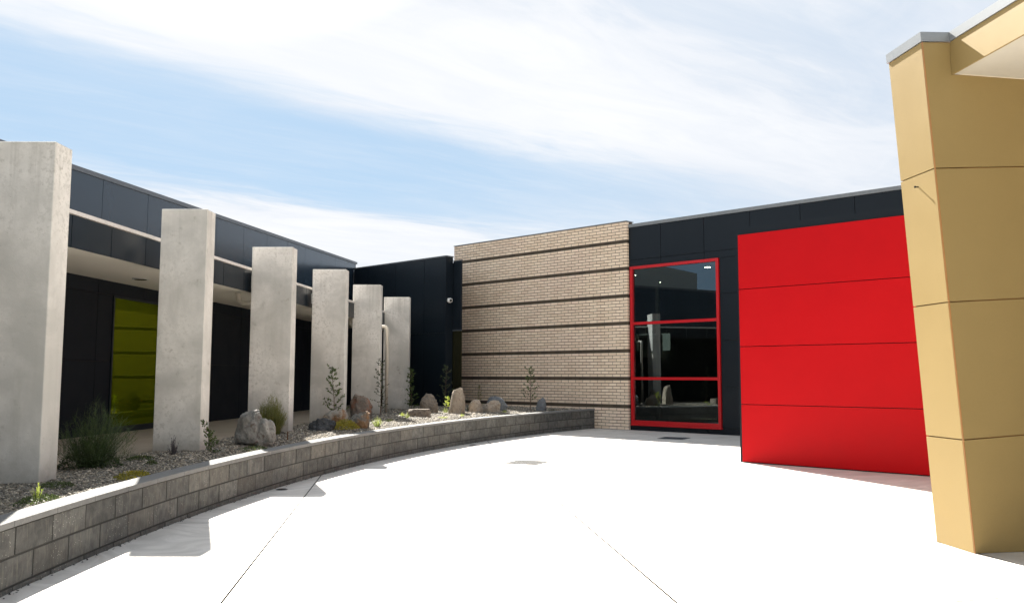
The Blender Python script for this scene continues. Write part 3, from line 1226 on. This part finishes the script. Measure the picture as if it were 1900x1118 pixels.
for k in range(3):
    p_ = MB()
    p_.box(FW, WS0 + FT, WS1 - FT, -0.032, -0.022, zs_[2 * k], zs_[2 * k + 1])
    p_.build('pane', M['glass'], rw)
f_ = MB()
f_.box(FW, -0.02, SE, -0.35, 0.02, HT - 0.03, HT + 0.06)
f_.build('roof_flashing', M['flash'], wb)
f_ = MB()
f_.box(FW, -7.0, SE, -7.6, -0.351, 5.6, 5.65)
f_.build('roof', M['flash'], wb)

# ------------------------------------------------------------------ red wall
rl = empty('red_wall', 'free standing wall of four bright red horizontal panels in a thin dark surround', 'wall')
RE = 4.2
mb = MB()
mb.box(FR, -0.05, RE + 0.05, -0.33, -0.022, 0.0, 4.105)
mb.build('frame', M['dark'], rl, label='charcoal surround behind the red panels')
zr = [0.012, 0.998, 2.0, 3.006, 3.978]
for z0, z1 in zip(zr[:-1], zr[1:]):
    panel(M['red'], rl, FR, 0.0, RE, z0, z1, -0.022, 0.012)
# latch and cable on its left edge
lx, ly, _ = FR(-0.052, -0.20, 0)
hk = empty('wall_latch', 'small metal latch with a thin loose cable at the left edge of the red wall', 'latch', loc=(lx, ly, 1.22))
mb = MB()
mb.tube([(-0.03, 0, 0.03), (-0.035, 0, 0.10)], 0.012, 8)
mb.tube([(0.0, 0, 0.05), (-0.035, 0, 0.05)], 0.008, 8)
mb.build('hook', M['steel'], hk)
mb = MB()
mb.tube([(-0.03, 0, 0.03), (-0.022, -0.01, -0.04), (0.0, -0.03, -0.12), (0.015, -0.05, -0.17)], 0.004, 6)
mb.build('cable', M['camwhite'], hk)

# ------------------------------------------------------------------ mustard building
yb = empty('mustard_building', 'mustard panelled building with a leaning corner blade and projecting canopy', 'building')
LEAN = -0.0669
HX, HY = -0.1192, 0.9929           # horizontal direction of the narrow left face, going back
def YF(s, o, z):
    """mustard face with everything sheared by its lean; o > 0 towards the court, o < 0 back along the narrow face"""
    x, y, _ = FY(s + LEAN * z, 0, z)
    return (x - HX * o, y - HY * o, z)
SL = 0.062
zj = [0.0, 0.944, 2.113, 3.276, 4.403]
SEND = 5.2
mb = MB()
for s0, s1, t0, t1 in ((0.02, SEND, 4.06, 4.06), (0.02, 0.26, 4.38, 4.39)):
    mb.hexa([YF(s0, -0.50, 0.0), YF(s0, -0.02, 0.0), YF(s1, -0.02, 0.0), YF(s1, -0.50, 0.0),
             YF(s0, -0.50, t0), YF(s0, -0.02, t0), YF(s1, -0.02, t1), YF(s1, -0.50, t1)])
    s_ = s1
mb.build('wall_core', M['goldtrim'], yb)
G = 0.005
for k in range(4):
    za, zb = zj[k], zj[k + 1]
    z0f = lambda s: (za + (SL * s if k else 0.0)) + (G if k else 0.003)
    # court face, split by upright joints
    for s0, s1 in ((0.0, 0.282), (0.282, 2.6), (2.6, SEND)) if k == 3 else ((0.0, 2.6), (2.6, SEND)):
        top = lambda s: zb + SL * s - G
        if k == 3 and s0 > 0.2:
            tp = (4.13, 4.13)
        else:
            tp = (top(s0), top(s1))
        g0 = 0.012 if s0 == 0 else (0.0 if (k == 3 and s0 < 0.3) else G)
        g1 = 0.0 if (k == 3 and s1 < 0.3) else G
        mb = MB()
        p = [YF(s0 + g0, -0.02, z0f(s0)), YF(s0 + g0, 0.0, z0f(s0)), YF(s1 - g1, 0.0, z0f(s1)), YF(s1 - g1, -0.02, z0f(s1)),
             YF(s0 + g0, -0.02, tp[0]), YF(s0 + g0, 0.0, tp[0]), YF(s1 - g1, 0.0, tp[1]), YF(s1 - g1, -0.02, tp[1])]
        mb.hexa(p)
        mb.build('panel', M['gold'], yb)
    # narrow left face
    mb = MB()
    zz0, zz1 = za + (G if k else 0.003), zb - G
    mb.hexa([YF(0.0, -0.512, zz0), YF(0.0, -0.010, zz0), YF(0.02, -0.010, zz0), YF(0.02, -0.512, zz0),
             YF(0.0, -0.512, zz1), YF(0.0, -0.010, zz1), YF(0.02, -0.010, zz1), YF(0.02, -0.512, zz1)])
    mb.build('panel', M['gold'], yb)
mb = MB()
mb.hexa([YF(0.002, -0.009, 0.002), YF(0.002, 0.002, 0.002), YF(0.0115, 0.002, 0.002), YF(0.0115, -0.009, 0.002),
         YF(0.002, -0.009, 4.40), YF(0.002, 0.002, 4.40), YF(0.0115, 0.002, 4.40), YF(0.0115, -0.009, 4.40)])
mb.build('corner_trim', M['goldtrim'], yb)
# capping of the blade
mb = MB()
z0, z1 = 4.403, 4.487
mb.hexa([YF(-0.012, -0.53, z0), YF(-0.012, 0.012, z0), YF(0.283, 0.012, z0 + 0.018), YF(0.283, -0.53, z0 + 0.018),
         YF(-0.012, -0.53, z1), YF(-0.012, 0.012, z1), YF(0.283, 0.012, z1 + 0.018), YF(0.283, -0.53, z1 + 0.018)])
mb.build('capping', M['alu'], yb)
# canopy: fascia runs towards the viewer from the blade
KX, KY = -HX, -HY
ox, oy = 3.866, 7.213
EX, EY = FY(1, 0, 0)[0] - FY(0, 0, 0)[0], FY(1, 0, 0)[1] - FY(0, 0, 0)[1]
def YC(a, c, z):
    """a metres out along the fascia from the blade, c metres to the right"""
    return (ox + KX * a + EX * c, oy + KY * a + EY * c, z)
LA = 6.2
mb = MB()
mb.hexa([YC(-0.01, 0.02, 4.135), YC(LA - 0.02, 0.02, 4.135), YC(LA - 0.02, 5.0, 4.135), YC(-0.01, 5.0, 4.135),
         YC(-0.01, 0.02, 4.42), YC(LA - 0.02, 0.02, 4.42), YC(LA - 0.02, 5.0, 4.42), YC(-0.01, 5.0, 4.42)])
mb.build('canopy_core', M['soffit'], yb, label='white soffit under the mustard canopy')
for a0, a1 in ((0.004, 2.6), (2.6, LA)):
    mb = MB()
    mb.hexa([YC(a0, 0.0, 4.123), YC(a1 - 0.008, 0.0, 4.123), YC(a1 - 0.008, 0.019, 4.123), YC(a0, 0.019, 4.123),
             YC(a0, 0.0, 4.418), YC(a1 - 0.008, 0.0, 4.418), YC(a1 - 0.008, 0.019, 4.418), YC(a0, 0.019, 4.418)])
    mb.build('fascia_panel', M['gold'], yb)
mb = MB()
mb.hexa([YC(0.004, -0.012, 4.421), YC(LA, -0.012, 4.421), YC(LA, 5.0, 4.421), YC(0.004, 5.0, 4.421),
         YC(0.004, -0.012, 4.506), YC(LA, -0.012, 4.510), YC(LA, 5.0, 4.506), YC(0.004, 5.0, 4.506)])
mb.build('canopy_capping', M['alu'], yb)
# unseen wall out to the right, added to darken the shaded mustard face
mb = MB()
mb.hexa([YC(0.0, 3.4, 0.0), YC(LA, 3.4, 0.0), YC(LA, 3.6, 0.0), YC(0.0, 3.6, 0.0), YC(0.0, 3.4, 4.134), YC(LA, 3.4, 4.134), YC(LA, 3.6, 4.134), YC(0.0, 3.6, 4.134)])
mb.build('added_shade_wall', M['gold'], yb)

# little rod sticking out of the narrow face
rx, ry, rz = 3.643, 7.437, 3.169
rd = empty('wall_rod', 'tiny black rod sticking out near the top of the mustard corner', 'rod', loc=(rx, ry, rz))
mb = MB()
mb.tube([(0.012, 0, 0), (-0.03, -0.012, -0.002)], 0.006, 8)
mb.build('rod', M['black'], rd)
mb = MB()
mb.tube([(-0.03, -0.012, -0.002), (-0.036, -0.014, -0.002)], 0.010, 10)
mb.build('tip', M['black'], rd)

# ------------------------------------------------------------------ plant room seen only in the window's reflection
pr = empty('plant_room', 'grey rendered plant room with a curved roof and louvre, reflected in the red framed window', 'building')
mb = MB()
n = 14
FP = frame(-14.8, 15.9, R(86))
for k in range(n):
    a, b = k / n, (k + 1) / n
    za, zb = 6.7 + 0.55 * math.sin(math.pi * a), 6.7 + 0.55 * math.sin(math.pi * b)
    mb.hexa([FP(a * 9, -5, 0), FP(a * 9, 0, 0), FP(b * 9, 0, 0), FP(b * 9, -5, 0), FP(a * 9, -5, za), FP(a * 9, 0, za), FP(b * 9, 0, zb), FP(b * 9, -5, zb)])
mb.build('wall', M['plaster'], pr)
for k in range(8):
    mb = MB()
    z = 5.5 + k * 0.11
    mb.hexa([FP(4.8, 0.01, z), FP(4.8, 0.06, z - 0.03), FP(6.0, 0.06, z - 0.03), FP(6.0, 0.01, z),
             FP(4.8, 0.01, z + 0.02), FP(4.8, 0.06, z - 0.01), FP(6.0, 0.06, z - 0.01), FP(6.0, 0.01, z + 0.02)])
    mb.build('louvre_blade', M['flashdark'], pr)

# ------------------------------------------------------------------ drains in the pavement
def grate(cx, cy, size, ang, lab, bar, n=13):
    e = empty('drain_grate', lab, 'drain grate', 'drain grates in the pavement', (cx, cy, 0.0))
    F = frame(0, 0, ang)
    h = size / 2
    mb = MB()
    mb.box(F, -h, h, -h, h, 0.002, 0.004)
    mb.build('sump', M['black'], e)
    mb = MB()
    w_ = 0.022
    mb.box(F, -h, h, -h, -h + w_, 0.0045, 0.010)
    mb.box(F, -h, h, h - w_, h, 0.0045, 0.010)
    mb.box(F, -h, -h + w_, -h + w_, h - w_, 0.0045, 0.010)
    mb.box(F, h - w_, h, -h + w_, h - w_, 0.0045, 0.010)
    mb.build('rim', bar, e)
    mb = MB()
    for k in range(1, n):
        x = -h + size * k / n
        mb.box(F, x - 0.006, x + 0.006, -h + w_, h - w_, 0.0047, 0.009)
        mb.box(F, -h + w_, h - w_, x - 0.006, x + 0.006, 0.0049, 0.0085)
    mb.build('grid_bars', bar, e)


grate(0.268, 14.66, 0.58, -0.42, 'square galvanised drain grate lying in the sunlit middle of the court', M['grate'])
grate(3.90, 20.46, 0.62, -0.50, 'square dark drain grate in the shade below the red framed window', M['flashdark'])
for x, y, lab in ((-2.99, 11.13, 'round floor drain by the block wall inside a fin shadow'), (-0.84, 18.33, 'round floor drain at the foot of the far part of the block wall')):
    e = empty('floor_drain', lab, 'floor drain', 'round floor drains along the block wall', (x, y, 0))
    mb = MB()
    mb.disc((0, 0, 0.001), (0, 0, 1), 0.075, 0.006, 18)
    mb.build('drain_ring', M['flashdark'], e)
    mb = MB()
    mb.disc((0, 0, 0.0075), (0, 0, 1), 0.058, 0.001, 18)
    mb.build('drain_hole', M['black'], e)

# ------------------------------------------------------------------ boulders
def ico(sub):
    import bmesh
    bm = bmesh.new()
    bmesh.ops.create_icosphere(bm, subdivisions=sub, radius=1.0)
    vs_ = [v.co.copy() for v in bm.verts]
    fs = [tuple(v.index for v in f.verts) for f in bm.faces]
    bm.free()
    return vs_, fs


IV, IF = ico(5)


def boulder(x, y, w_, h_, d_, seed, mat, lab, facets=10, shape=None, rot=0.0, tilt=0.0, sink=0.09, rough=0.08, lobe=None):
    rr = random.Random(seed)
    planes = []
    for _ in range(facets):
        n = Vector((rr.gauss(0, 1), rr.gauss(0, 1), rr.gauss(0, 1))).normalized()
        planes.append((n, rr.uniform(0.55, 0.84)))
    vs_ = []
    for v in IV:
        p = v.copy()
        for n, dd in planes:
            k = p.dot(n) - dd
            if k > 0:
                p -= n * k * 0.93
        p = Vector([math.copysign(abs(c_) ** 0.78, c_) for c_ in p]) * 0.95
        if p.z < -0.45:
            p.z = -0.45 + (p.z + 0.45) * 0.15
        nn = mnoise.noise(p * 1.6 + Vector((seed, 0, 0))) * 0.14 + mnoise.noise(p * 4.2 + Vector((0, seed, 0))) * rough * 1.3 + mnoise.noise(p * 10 + Vector((0, 0, seed))) * rough * 0.6 + mnoise.noise(p * 24 + Vector((seed, 0, seed))) * rough * 0.25
        cr = abs(mnoise.noise(p * 2.6 + Vector((seed * 2, 1, 0))))
        nn -= max(0, 0.06 - cr) * 1.2
        p += v * nn
        if shape:
            p = shape(p)
        vs_.append(p)
    fcs = list(IF)
    if lobe:
        n0 = len(vs_)
        add = []
        for v in IV:
            p = Vector([math.copysign(abs(c_) ** 0.85, c_) for c_ in v])
            p *= 1 + mnoise.noise(p * 1.9 + Vector((seed, 9, 0))) * 0.25 + mnoise.noise(p * 6 + Vector((0, seed, 4))) * 0.06 + mnoise.noise(p * 16 + Vector((2, seed, 4))) * 0.04
            add.append(Vector((p.x * lobe[1] + lobe[0][0], p.y * lobe[1] + lobe[0][1], p.z * lobe[2] + lobe[0][2])))
        vs_ += add
        fcs += [tuple(i + n0 for i in f) for f in IF]
    xs = [p.x for p in vs_]
    ys_ = [p.y for p in vs_]
    zs2 = [p.z for p in vs_]
    out = []
    ct, st_ = math.cos(tilt), math.sin(tilt)
    for p in vs_:
        q = Vector(((p.x - min(xs)) / (max(xs) - min(xs)) - 0.5, (p.y - min(ys_)) / (max(ys_) - min(ys_)) - 0.5, (p.z - min(zs2)) / (max(zs2) - min(zs2))))
        qx, qz = q.x * w_, q.z * (h_ + sink)
        out.append((qx * ct + qz * st_, q.y * d_, -qx * st_ + qz * ct - sink))
    mb = MB()
    mb.v = out
    mb.f = fcs
    mb.tint = [None] * len(fcs)
    o = mb.build('boulder', mat, label=lab, cat='boulder', group='boulders in the planting bed')
    me = o.data
    o.location = (x, y, bed_height(x, y))
    o.rotation_euler = (0, 0, rot)
    # facets stay crisp where they meet
    for p in me.polygons:
        p.use_smooth = True
    return o


RK = dict(
    grey=m_rock('boulder_grey_brown', (0.17, 0.165, 0.15), (0.33, 0.32, 0.29), (0.12, 0.09, 0.075)),
    char=m_rock('boulder_charcoal', (0.035, 0.038, 0.042), (0.075, 0.08, 0.085), (0.11, 0.11, 0.11)),
    tan=m_rock('boulder_tan_grey', (0.30, 0.285, 0.25), (0.42, 0.38, 0.31), (0.20, 0.185, 0.16), rust=(0.26, 0.13, 0.05)),
    rust=m_rock('boulder_rusty', (0.14, 0.12, 0.10), (0.24, 0.19, 0.15), (0.10, 0.09, 0.08), rust=(0.27, 0.11, 0.055)),
    mixr=m_rock('boulder_grey_orange', (0.11, 0.11, 0.10), (0.20, 0.19, 0.17), (0.30, 0.29, 0.26), rust=(0.24, 0.13, 0.055)),
    brown=m_rock('boulder_brown', (0.17, 0.14, 0.11), (0.27, 0.22, 0.17), (0.10, 0.085, 0.07)),
    pale=m_rock('boulder_pale', (0.34, 0.28, 0.215), (0.45, 0.38, 0.30), (0.22, 0.175, 0.13)),
    blue=m_rock('boulder_blue_grey', (0.13, 0.145, 0.16), (0.21, 0.225, 0.235), (0.16, 0.13, 0.12)),
)


def two_lobe(p):
    # higher left hump, lower right shoulder
    q = p.copy()
    q.z *= 1.0 - 0.42 * max(0.0, min(1.0, (p.x + 0.1) * 1.3))
    q.x += 0.10 * p.z
    if p.z < 0:
        q.x *= 1.0 + 0.1 * p.z
    return q


def spire(p):
    k = 1.0 - 0.48 * min(1, max(0, (p.z + 0.5) / 1.2)) ** 1.3
    return Vector((p.x * k + 0.12 * p.z, p.y * k, min(p.z, 0.62 + 0.10 * p.x)))


def slabby(p):
    return Vector([math.copysign(min(1.0, abs(c_) * 1.35) ** 0.6, c_) * 0.9 + p[(i_ + 1) % 3] * 0.05 for i_, c_ in enumerate(p)])


def wedge_(p):
    k = 1.0 - 0.45 * max(0, (p.z + 0.8) / 1.8)
    return Vector((p.x * k, p.y * k, p.z + 0.1 * p.x))


def slope_right(p):
    return Vector((p.x, p.y, p.z * (1.0 - 0.45 * max(0, min(1, (p.x + 0.5) / 1.4)))))


def rise_right(p):
    return Vector((p.x, p.y, p.z * (0.75 + 0.3 * max(-0.6, min(1, p.x)))))


boulder(-3.55, 11.85, 0.56, 0.50, 0.42, 5, RK['grey'], 'lumpy two humped grey boulder before the third fin', 8, lambda p: Vector((p.x * 0.95, p.y, p.z)), rough=0.07, lobe=((0.72, -0.1, -0.20), 0.66, 0.60))
boulder(-3.33, 14.85, 0.50, 0.22, 0.40, 11, RK['char'], 'low craggy charcoal boulder left of the tan boulder', 12, rough=0.10)
boulder(-3.42, 16.45, 0.50, 0.30, 0.42, 21, RK['tan'], 'rounded tan and grey boulder at the foot of the leafy sapling', 9)
boulder(-3.22, 18.20, 0.50, 0.55, 0.34, 33, RK['rust'], 'tall slanting dark boulder with a rusty orange face', 9, slope_right, rot=0.3)
boulder(-2.83, 15.75, 0.40, 0.31, 0.34, 45, RK['mixr'], 'grey boulder with orange flank just behind the wall cap', 9, rise_right)
boulder(-2.11, 19.40, 0.52, 0.19, 0.26, 52, RK['brown'], 'flat topped brown slab of rock lying in the gravel', 6, slabby, rot=0.05, rough=0.03)
boulder(-2.10, 21.55, 0.49, 0.50, 0.38, 64, RK['brown'], 'blocky dark brown boulder behind the flat slab of rock', 8)
boulder(-1.38, 21.30, 0.42, 0.66, 0.34, 71, RK['pale'], 'tall pointed pale boulder, the highest of them all', 9, spire)
boulder(-0.93, 21.90, 0.40, 0.34, 0.30, 82, RK['pale'], 'small wedge shaped pale boulder right of the tall pointed one', 8, wedge_)
boulder(-0.52, 22.15, 0.46, 0.32, 0.36, 95, RK['pale'], 'squat rounded cream boulder in front of the long blue grey one', 8)
boulder(-0.40, 22.75, 0.60, 0.41, 0.36, 101, RK['blue'], 'long blue grey boulder behind the squat cream one', 9, slope_right)
boulder(0.80, 23.35, 0.32, 0.38, 0.28, 117, RK['blue'], 'rounded blue grey boulder alone before the brick wall', 8, wedge_)


# ------------------------------------------------------------------ plants
def ribbon(mb, pts, w0, w1, tint, side):
    n = len(pts)
    i = len(mb.v)
    for k, p in enumerate(pts):
        w_ = w0 + (w1 - w0) * k / (n - 1)
        mb.v.append(tuple(p - side * w_ * 0.5))
        mb.v.append(tuple(p + side * w_ * 0.5))
    for k in range(n - 1):
        a = i + 2 * k
        mb.f.append((a, a + 1, a + 3, a + 2))
        mb.tint.append(tint)


def leaf(mb, p, d, L, W, tint, rr, fold=0.25):
    d = d.normalized()
    up = Vector((rr.gauss(0, 1), rr.gauss(0, 1), rr.gauss(0, 1)))
    s = d.cross(up)
    if s.length < 1e-4:
        s = d.orthogonal()
    s.normalize()
    nrm = s.cross(d)
    i = len(mb.v)
    mid = p + d * L * 0.5
    tip = p + d * L - nrm * L * 0.12
    mb.v += [tuple(p), tuple(mid - s * W * 0.5 + nrm * W * fold), tuple(tip), tuple(mid + s * W * 0.5 + nrm * W * fold), tuple(mid)]
    mb.f += [(i, i + 1, i + 4), (i + 1, i + 2, i + 4), (i, i + 4, i + 3), (i + 4, i + 2, i + 3)]
    mb.tint += [tint] * 4


def plant(name, lab, cat, x, y, group='plants in the planting bed'):
    return empty(name, lab, cat, group, (x, y, bed_height(x, y)))


def strands(e, n, h, rad, mat, seed, w=0.004, spread=1.0, lean=(0, 0), curl=0.15, side_twigs=0, part='foliage', hvar=0.5, base=0.25):
    rr = random.Random(seed)
    mb = MB()
    for _ in range(n):
        a = rr.uniform(0, 6.283)
        r0 = rad * base * math.sqrt(rr.random())
        k = rr.random() ** 0.6
        hh = h * (1 - hvar * rr.random()) * (1 - 0.35 * k * k)
        tx = math.cos(a) * rad * spread * k + lean[0]
        ty = math.sin(a) * rad * spread * k + lean[1]
        p0 = Vector((math.cos(a) * r0, math.sin(a) * r0, -0.01))
        p3 = Vector((tx, ty, hh * (1 - 0.25 * k)))
        mid = (p0 + p3) * 0.5 + Vector((rr.gauss(0, curl * rad * .4), rr.gauss(0, curl * rad * .4), hh * 0.12 * k))
        pts = [p0 * (1 - t) ** 2 + mid * 2 * t * (1 - t) + p3 * t * t for t in (0, .3, .6, .85, 1)]
        s = Vector((rr.gauss(0, 1), rr.gauss(0, 1), 0.2 * rr.gauss(0, 1))).normalized()
        t0 = rr.random()
        ribbon(mb, pts, w, w * 0.25, t0, s)
        for _k in range(side_twigs):
            f = rr.uniform(0.25, 1.0)
            j = min(3, int(f * 4))
            q = pts[j].lerp(pts[j + 1], f * 4 - j)
            dd = (pts[j + 1] - pts[j]).normalized() + Vector((rr.gauss(0, .6), rr.gauss(0, .6), rr.gauss(0, .4)))
            L = rr.uniform(0.03, 0.09) * h / 0.6
            q2 = q + dd.normalized() * L
            ribbon(mb, [q, q.lerp(q2, .5) + Vector((0, 0, L * .08)), q2], w * 0.8, w * 0.2, min(1, t0 + rr.uniform(-.2, .2)), s)
    return mb.build(part, mat, e)


def sapling(e, h, spread, mat, seed, nbr=14, leaves=10, ls=0.05, lw=0.02, bare=0.15, trunk=0.010, stems=1, top_bias=1.0):
    rr = random.Random(seed)
    tb, fb = MB(), MB()
    for sidx in range(stems):
        lx_, ly_ = rr.gauss(0, 0.04) + (sidx - (stems - 1) / 2) * spread * 0.35, rr.gauss(0, 0.04)
        hh = h * (1.0 if sidx == 0 else rr.uniform(0.6, 0.85))
        pts = [Vector((lx_ * t * 1.0 + 0.015 * math.sin(6 * t + seed), ly_ * t + 0.015 * math.cos(5 * t), hh * t - 0.02 * (t == 0))) for t in (0, .2, .4, .6, .8, 1)]
        tb.tube(pts, [trunk, trunk * .85, trunk * .7, trunk * .5, trunk * .35, trunk * .15], 6)
        for b in range(nbr):
            f = bare + (1 - bare) * (b + rr.random()) / nbr
            j = min(4, int(f * 5))
            q = pts[j].lerp(pts[j + 1], f * 5 - j)
            a = b * 2.4 + rr.uniform(-.5, .5)
            L = spread * 0.55 * (1 - 0.75 * f ** top_bias) * rr.uniform(0.6, 1.15) + 0.03
            d = Vector((math.cos(a), math.sin(a) * 0.9, rr.uniform(0.35, 1.0))).normalized()
            q1 = q + d * L * 0.5
            q2 = q1 + (d + Vector((0, 0, rr.uniform(-0.2, .6)))).normalized() * L * 0.5
            tb.tube([q, q1, q2], [trunk * .35, trunk * .25, trunk * .12], 4, cap=False)
            for _ in range(leaves):
                t = rr.uniform(0.15, 1.0)
                lp = q.lerp(q1, t * 2) if t < .5 else q1.lerp(q2, t * 2 - 1)
                ld = d + Vector((rr.gauss(0, .9), rr.gauss(0, .9), rr.gauss(0, .6)))
                leaf(fb, lp, ld, ls * rr.uniform(.6, 1.2), lw * rr.uniform(.7, 1.2), rr.random(), rr)
        for _ in range(8):
            leaf(fb, pts[5] - Vector((0, 0, rr.uniform(0, .1) * h)), Vector((rr.gauss(0, .5), rr.gauss(0, .5), .7)), ls, lw, rr.random(), rr)
    tb.build('stem', M['bark'], e)
    fb.build('leaves', mat, e)


def mat_plant(e, rx_, ry_, h, n, mat, seed, ls=0.02, part='foliage'):
    rr = random.Random(seed)
    mb = MB()
    for _ in range(n):
        a, r = rr.uniform(0, 6.283), math.sqrt(rr.random())
        x, y = math.cos(a) * r * rx_, math.sin(a) * r * ry_
        z = h * (1 - r * r) * rr.uniform(0.3, 1.0)
        leaf(mb, Vector((x, y, z)), Vector((rr.gauss(0, 1), rr.gauss(0, 1), abs(rr.gauss(0, .8)))), ls * rr.uniform(.6, 1.3), ls * 0.5, rr.random(), rr)
    mb.build(part, mat, e)


e = plant('broom_bush', 'large wispy dark green broom bush between the two nearest fins', 'bush', -4.42, 8.95)
strands(e, 560, 0.76, 0.42, LEAF['broom'], 1, w=0.004, spread=1.0, lean=(0.06, 0), side_twigs=7, hvar=0.75, curl=0.5)
mat_plant(e, 0.32, 0.26, 0.34, 1300, LEAF['broom'], 2, ls=0.03, part='inner_leaves')
e = plant('feathery_shrub', 'feathery olive shrub behind the lumpy grey boulder', 'shrub', -3.93, 13.85)
strands(e, 520, 0.72, 0.25, LEAF['feather'], 3, w=0.006, spread=1.0, side_twigs=9, hvar=0.6, curl=0.3, base=0.6)
e = plant('sapling', 'leafy sapling before the fourth fin behind the round tan boulder', 'sapling', -3.52, 16.85)
sapling(e, 1.10, 0.62, LEAF['sap'], 5, 26, 16, 0.058, 0.026, bare=0.05)
e = plant('sapling', 'slender dark leaved sapling before the fin with the cream downpipe', 'sapling', -3.02, 19.45)
sapling(e, 1.23, 0.56, LEAF['sapdark'], 6, 28, 12, 0.052, 0.022, bare=0.12)
e = plant('sapling', 'narrow bushy sapling at the right edge of the farthest fin', 'sapling', -2.84, 23.95)
sapling(e, 1.12, 0.42, LEAF['sap'], 7, 26, 18, 0.065, 0.030, bare=0.02)
e = plant('sapling', 'dim green sapling standing against the low charcoal block', 'sapling', -1.85, 23.7)
sapling(e, 1.20, 0.58, LEAF['sapdark'], 8, 26, 14, 0.06, 0.027, bare=0.05)
e = plant('sapling', 'thin spindly sapling at the foot of the brick wall above the wedge boulder', 'sapling', -0.97, 26.0)
sapling(e, 0.62, 0.22, LEAF['feather'], 9, 12, 8, 0.05, 0.02, bare=0.05, trunk=0.006)
e = plant('sapling', 'open branched sapling alone against the middle of the brick wall', 'sapling', 0.53, 23.3)
sapling(e, 1.16, 0.66, LEAF['sap'], 10, 24, 12, 0.055, 0.028, bare=0.2)
e = plant('creeper', 'short bushy green creeper at the right foot of the second fin', 'creeper', -3.80, 10.75)
sapling(e, 0.40, 0.17, LEAF['sap'], 12, 16, 14, 0.03, 0.016, bare=0.0, trunk=0.004, stems=2)
for x, y, h, r, n, key, lab in (
        (-2.56, 16.15, 0.24, 0.13, 90, 'grass', 'pale green grass tuft right of the grey and orange boulder'),
        (-2.52, 19.60, 0.12, 0.09, 50, 'lime', 'small lime grass tuft left of the flat slab of rock'),
        (-2.33, 18.85, 0.16, 0.08, 50, 'grass', 'small grass tuft touching the left end of the flat slab'),
        (-1.12, 22.35, 0.24, 0.14, 70, 'sapdark', 'spiky dark green tuft between the pointed and wedge boulders'),
        (-1.17, 19.95, 0.11, 0.07, 45, 'lime', 'tiny lime tuft on sunlit gravel before the tall pointed boulder'),
        (-1.55, 19.2, 0.07, 0.14, 60, 'lime', 'low spreading lime tuft just behind the wall cap'),
        (-0.18, 22.0, 0.11, 0.10, 40, 'lime', 'small pale weed right of the squat cream boulder'),
        (1.08, 23.35, 0.13, 0.17, 70, 'sapdark', 'low dark tuft right of the lone blue grey boulder'),
        (-3.3, 24.6, 0.14, 0.09, 40, 'sapdark', 'tiny twiggy tuft at the foot of the farthest fin'),
        (-2.55, 17.7, 0.08, 0.16, 70, 'grass', 'low grass patch beside the slender dark sapling')):
    e = plant('grass_tuft', lab, 'grass tuft', x, y, 'small tufts in the gravel')
    strands(e, n, h, r, LEAF[key], int(abs(x * 1000)), w=0.007, hvar=0.5, curl=0.2, part='blades')
e = plant('seedling', 'light leaved seedling left of the tall pointed boulder', 'seedling', -1.68, 21.55)
sapling(e, 0.38, 0.20, LEAF['lime'], 14, 8, 5, 0.06, 0.045, bare=0.35, trunk=0.004)
strands(e, 40, 0.2, 0.12, LEAF['grass'], 141, w=0.007, part='blades')
e = plant('spiky_plant', 'little purple grey spikes before the second fin', 'plant', -4.05, 10.2)
strands(e, 26, 0.26, 0.08, LEAF['purple'], 15, w=0.012, hvar=0.6, curl=0.1, side_twigs=4, part='spikes')
e = plant('ground_cover', 'yellow green ground cover against the cap near the second sunlit stretch', 'ground cover', -3.76, 8.45)
mat_plant(e, 0.13, 0.30, 0.055, 700, LEAF['gold'], 16, 0.024)
e = plant('ground_cover', 'creeping green weed with a yellow stalk in the lower left corner', 'ground cover', -3.80, 6.85)
mat_plant(e, 0.11, 0.30, 0.05, 550, LEAF['mat'], 17, 0.022)
strands(e, 14, 0.17, 0.05, LEAF['lime'], 18, w=0.008, side_twigs=6, part='yellow_stalk')
e = plant('ground_cover', 'dark green mat beside the broom bush before the green window', 'ground cover', -4.25, 9.75)
mat_plant(e, 0.16, 0.20, 0.05, 450, LEAF['mat'], 19, 0.022)
e = plant('ground_cover', 'small dark mat at the right foot of the nearest fin', 'ground cover', -4.02, 7.55)
mat_plant(e, 0.15, 0.16, 0.045, 420, LEAF['mat'], 20, 0.02)
e = plant('ground_cover', 'golden green ground cover spilling before the tan and orange boulders', 'ground cover', -3.02, 15.35)
mat_plant(e, 0.26, 0.45, 0.17, 1700, LEAF['gold'], 22, 0.03)
e = plant('ground_cover', 'dark ground cover in front of the lumpy grey boulder', 'ground cover', -3.45, 11.35)
mat_plant(e, 0.20, 0.30, 0.06, 500, LEAF['mat'], 23, 0.022)
e = plant('ground_cover', 'tiny green weed before the second fin right of the purple spikes', 'ground cover', -3.95, 9.35)
mat_plant(e, 0.06, 0.09, 0.05, 160, LEAF['mat'], 24, 0.022)
for x, y, lab in ((-3.40, 12.90, 'short rusty stake behind the wall cap before the third fin'),):
    e = plant('stake', lab, 'stake', x, y, None)
    mb = MB()
    mb.tube([(0, 0, -0.05), (0.003, 0, 0.13)], 0.010, 8)
    mb.build('stake_rod', M['rust'], e)
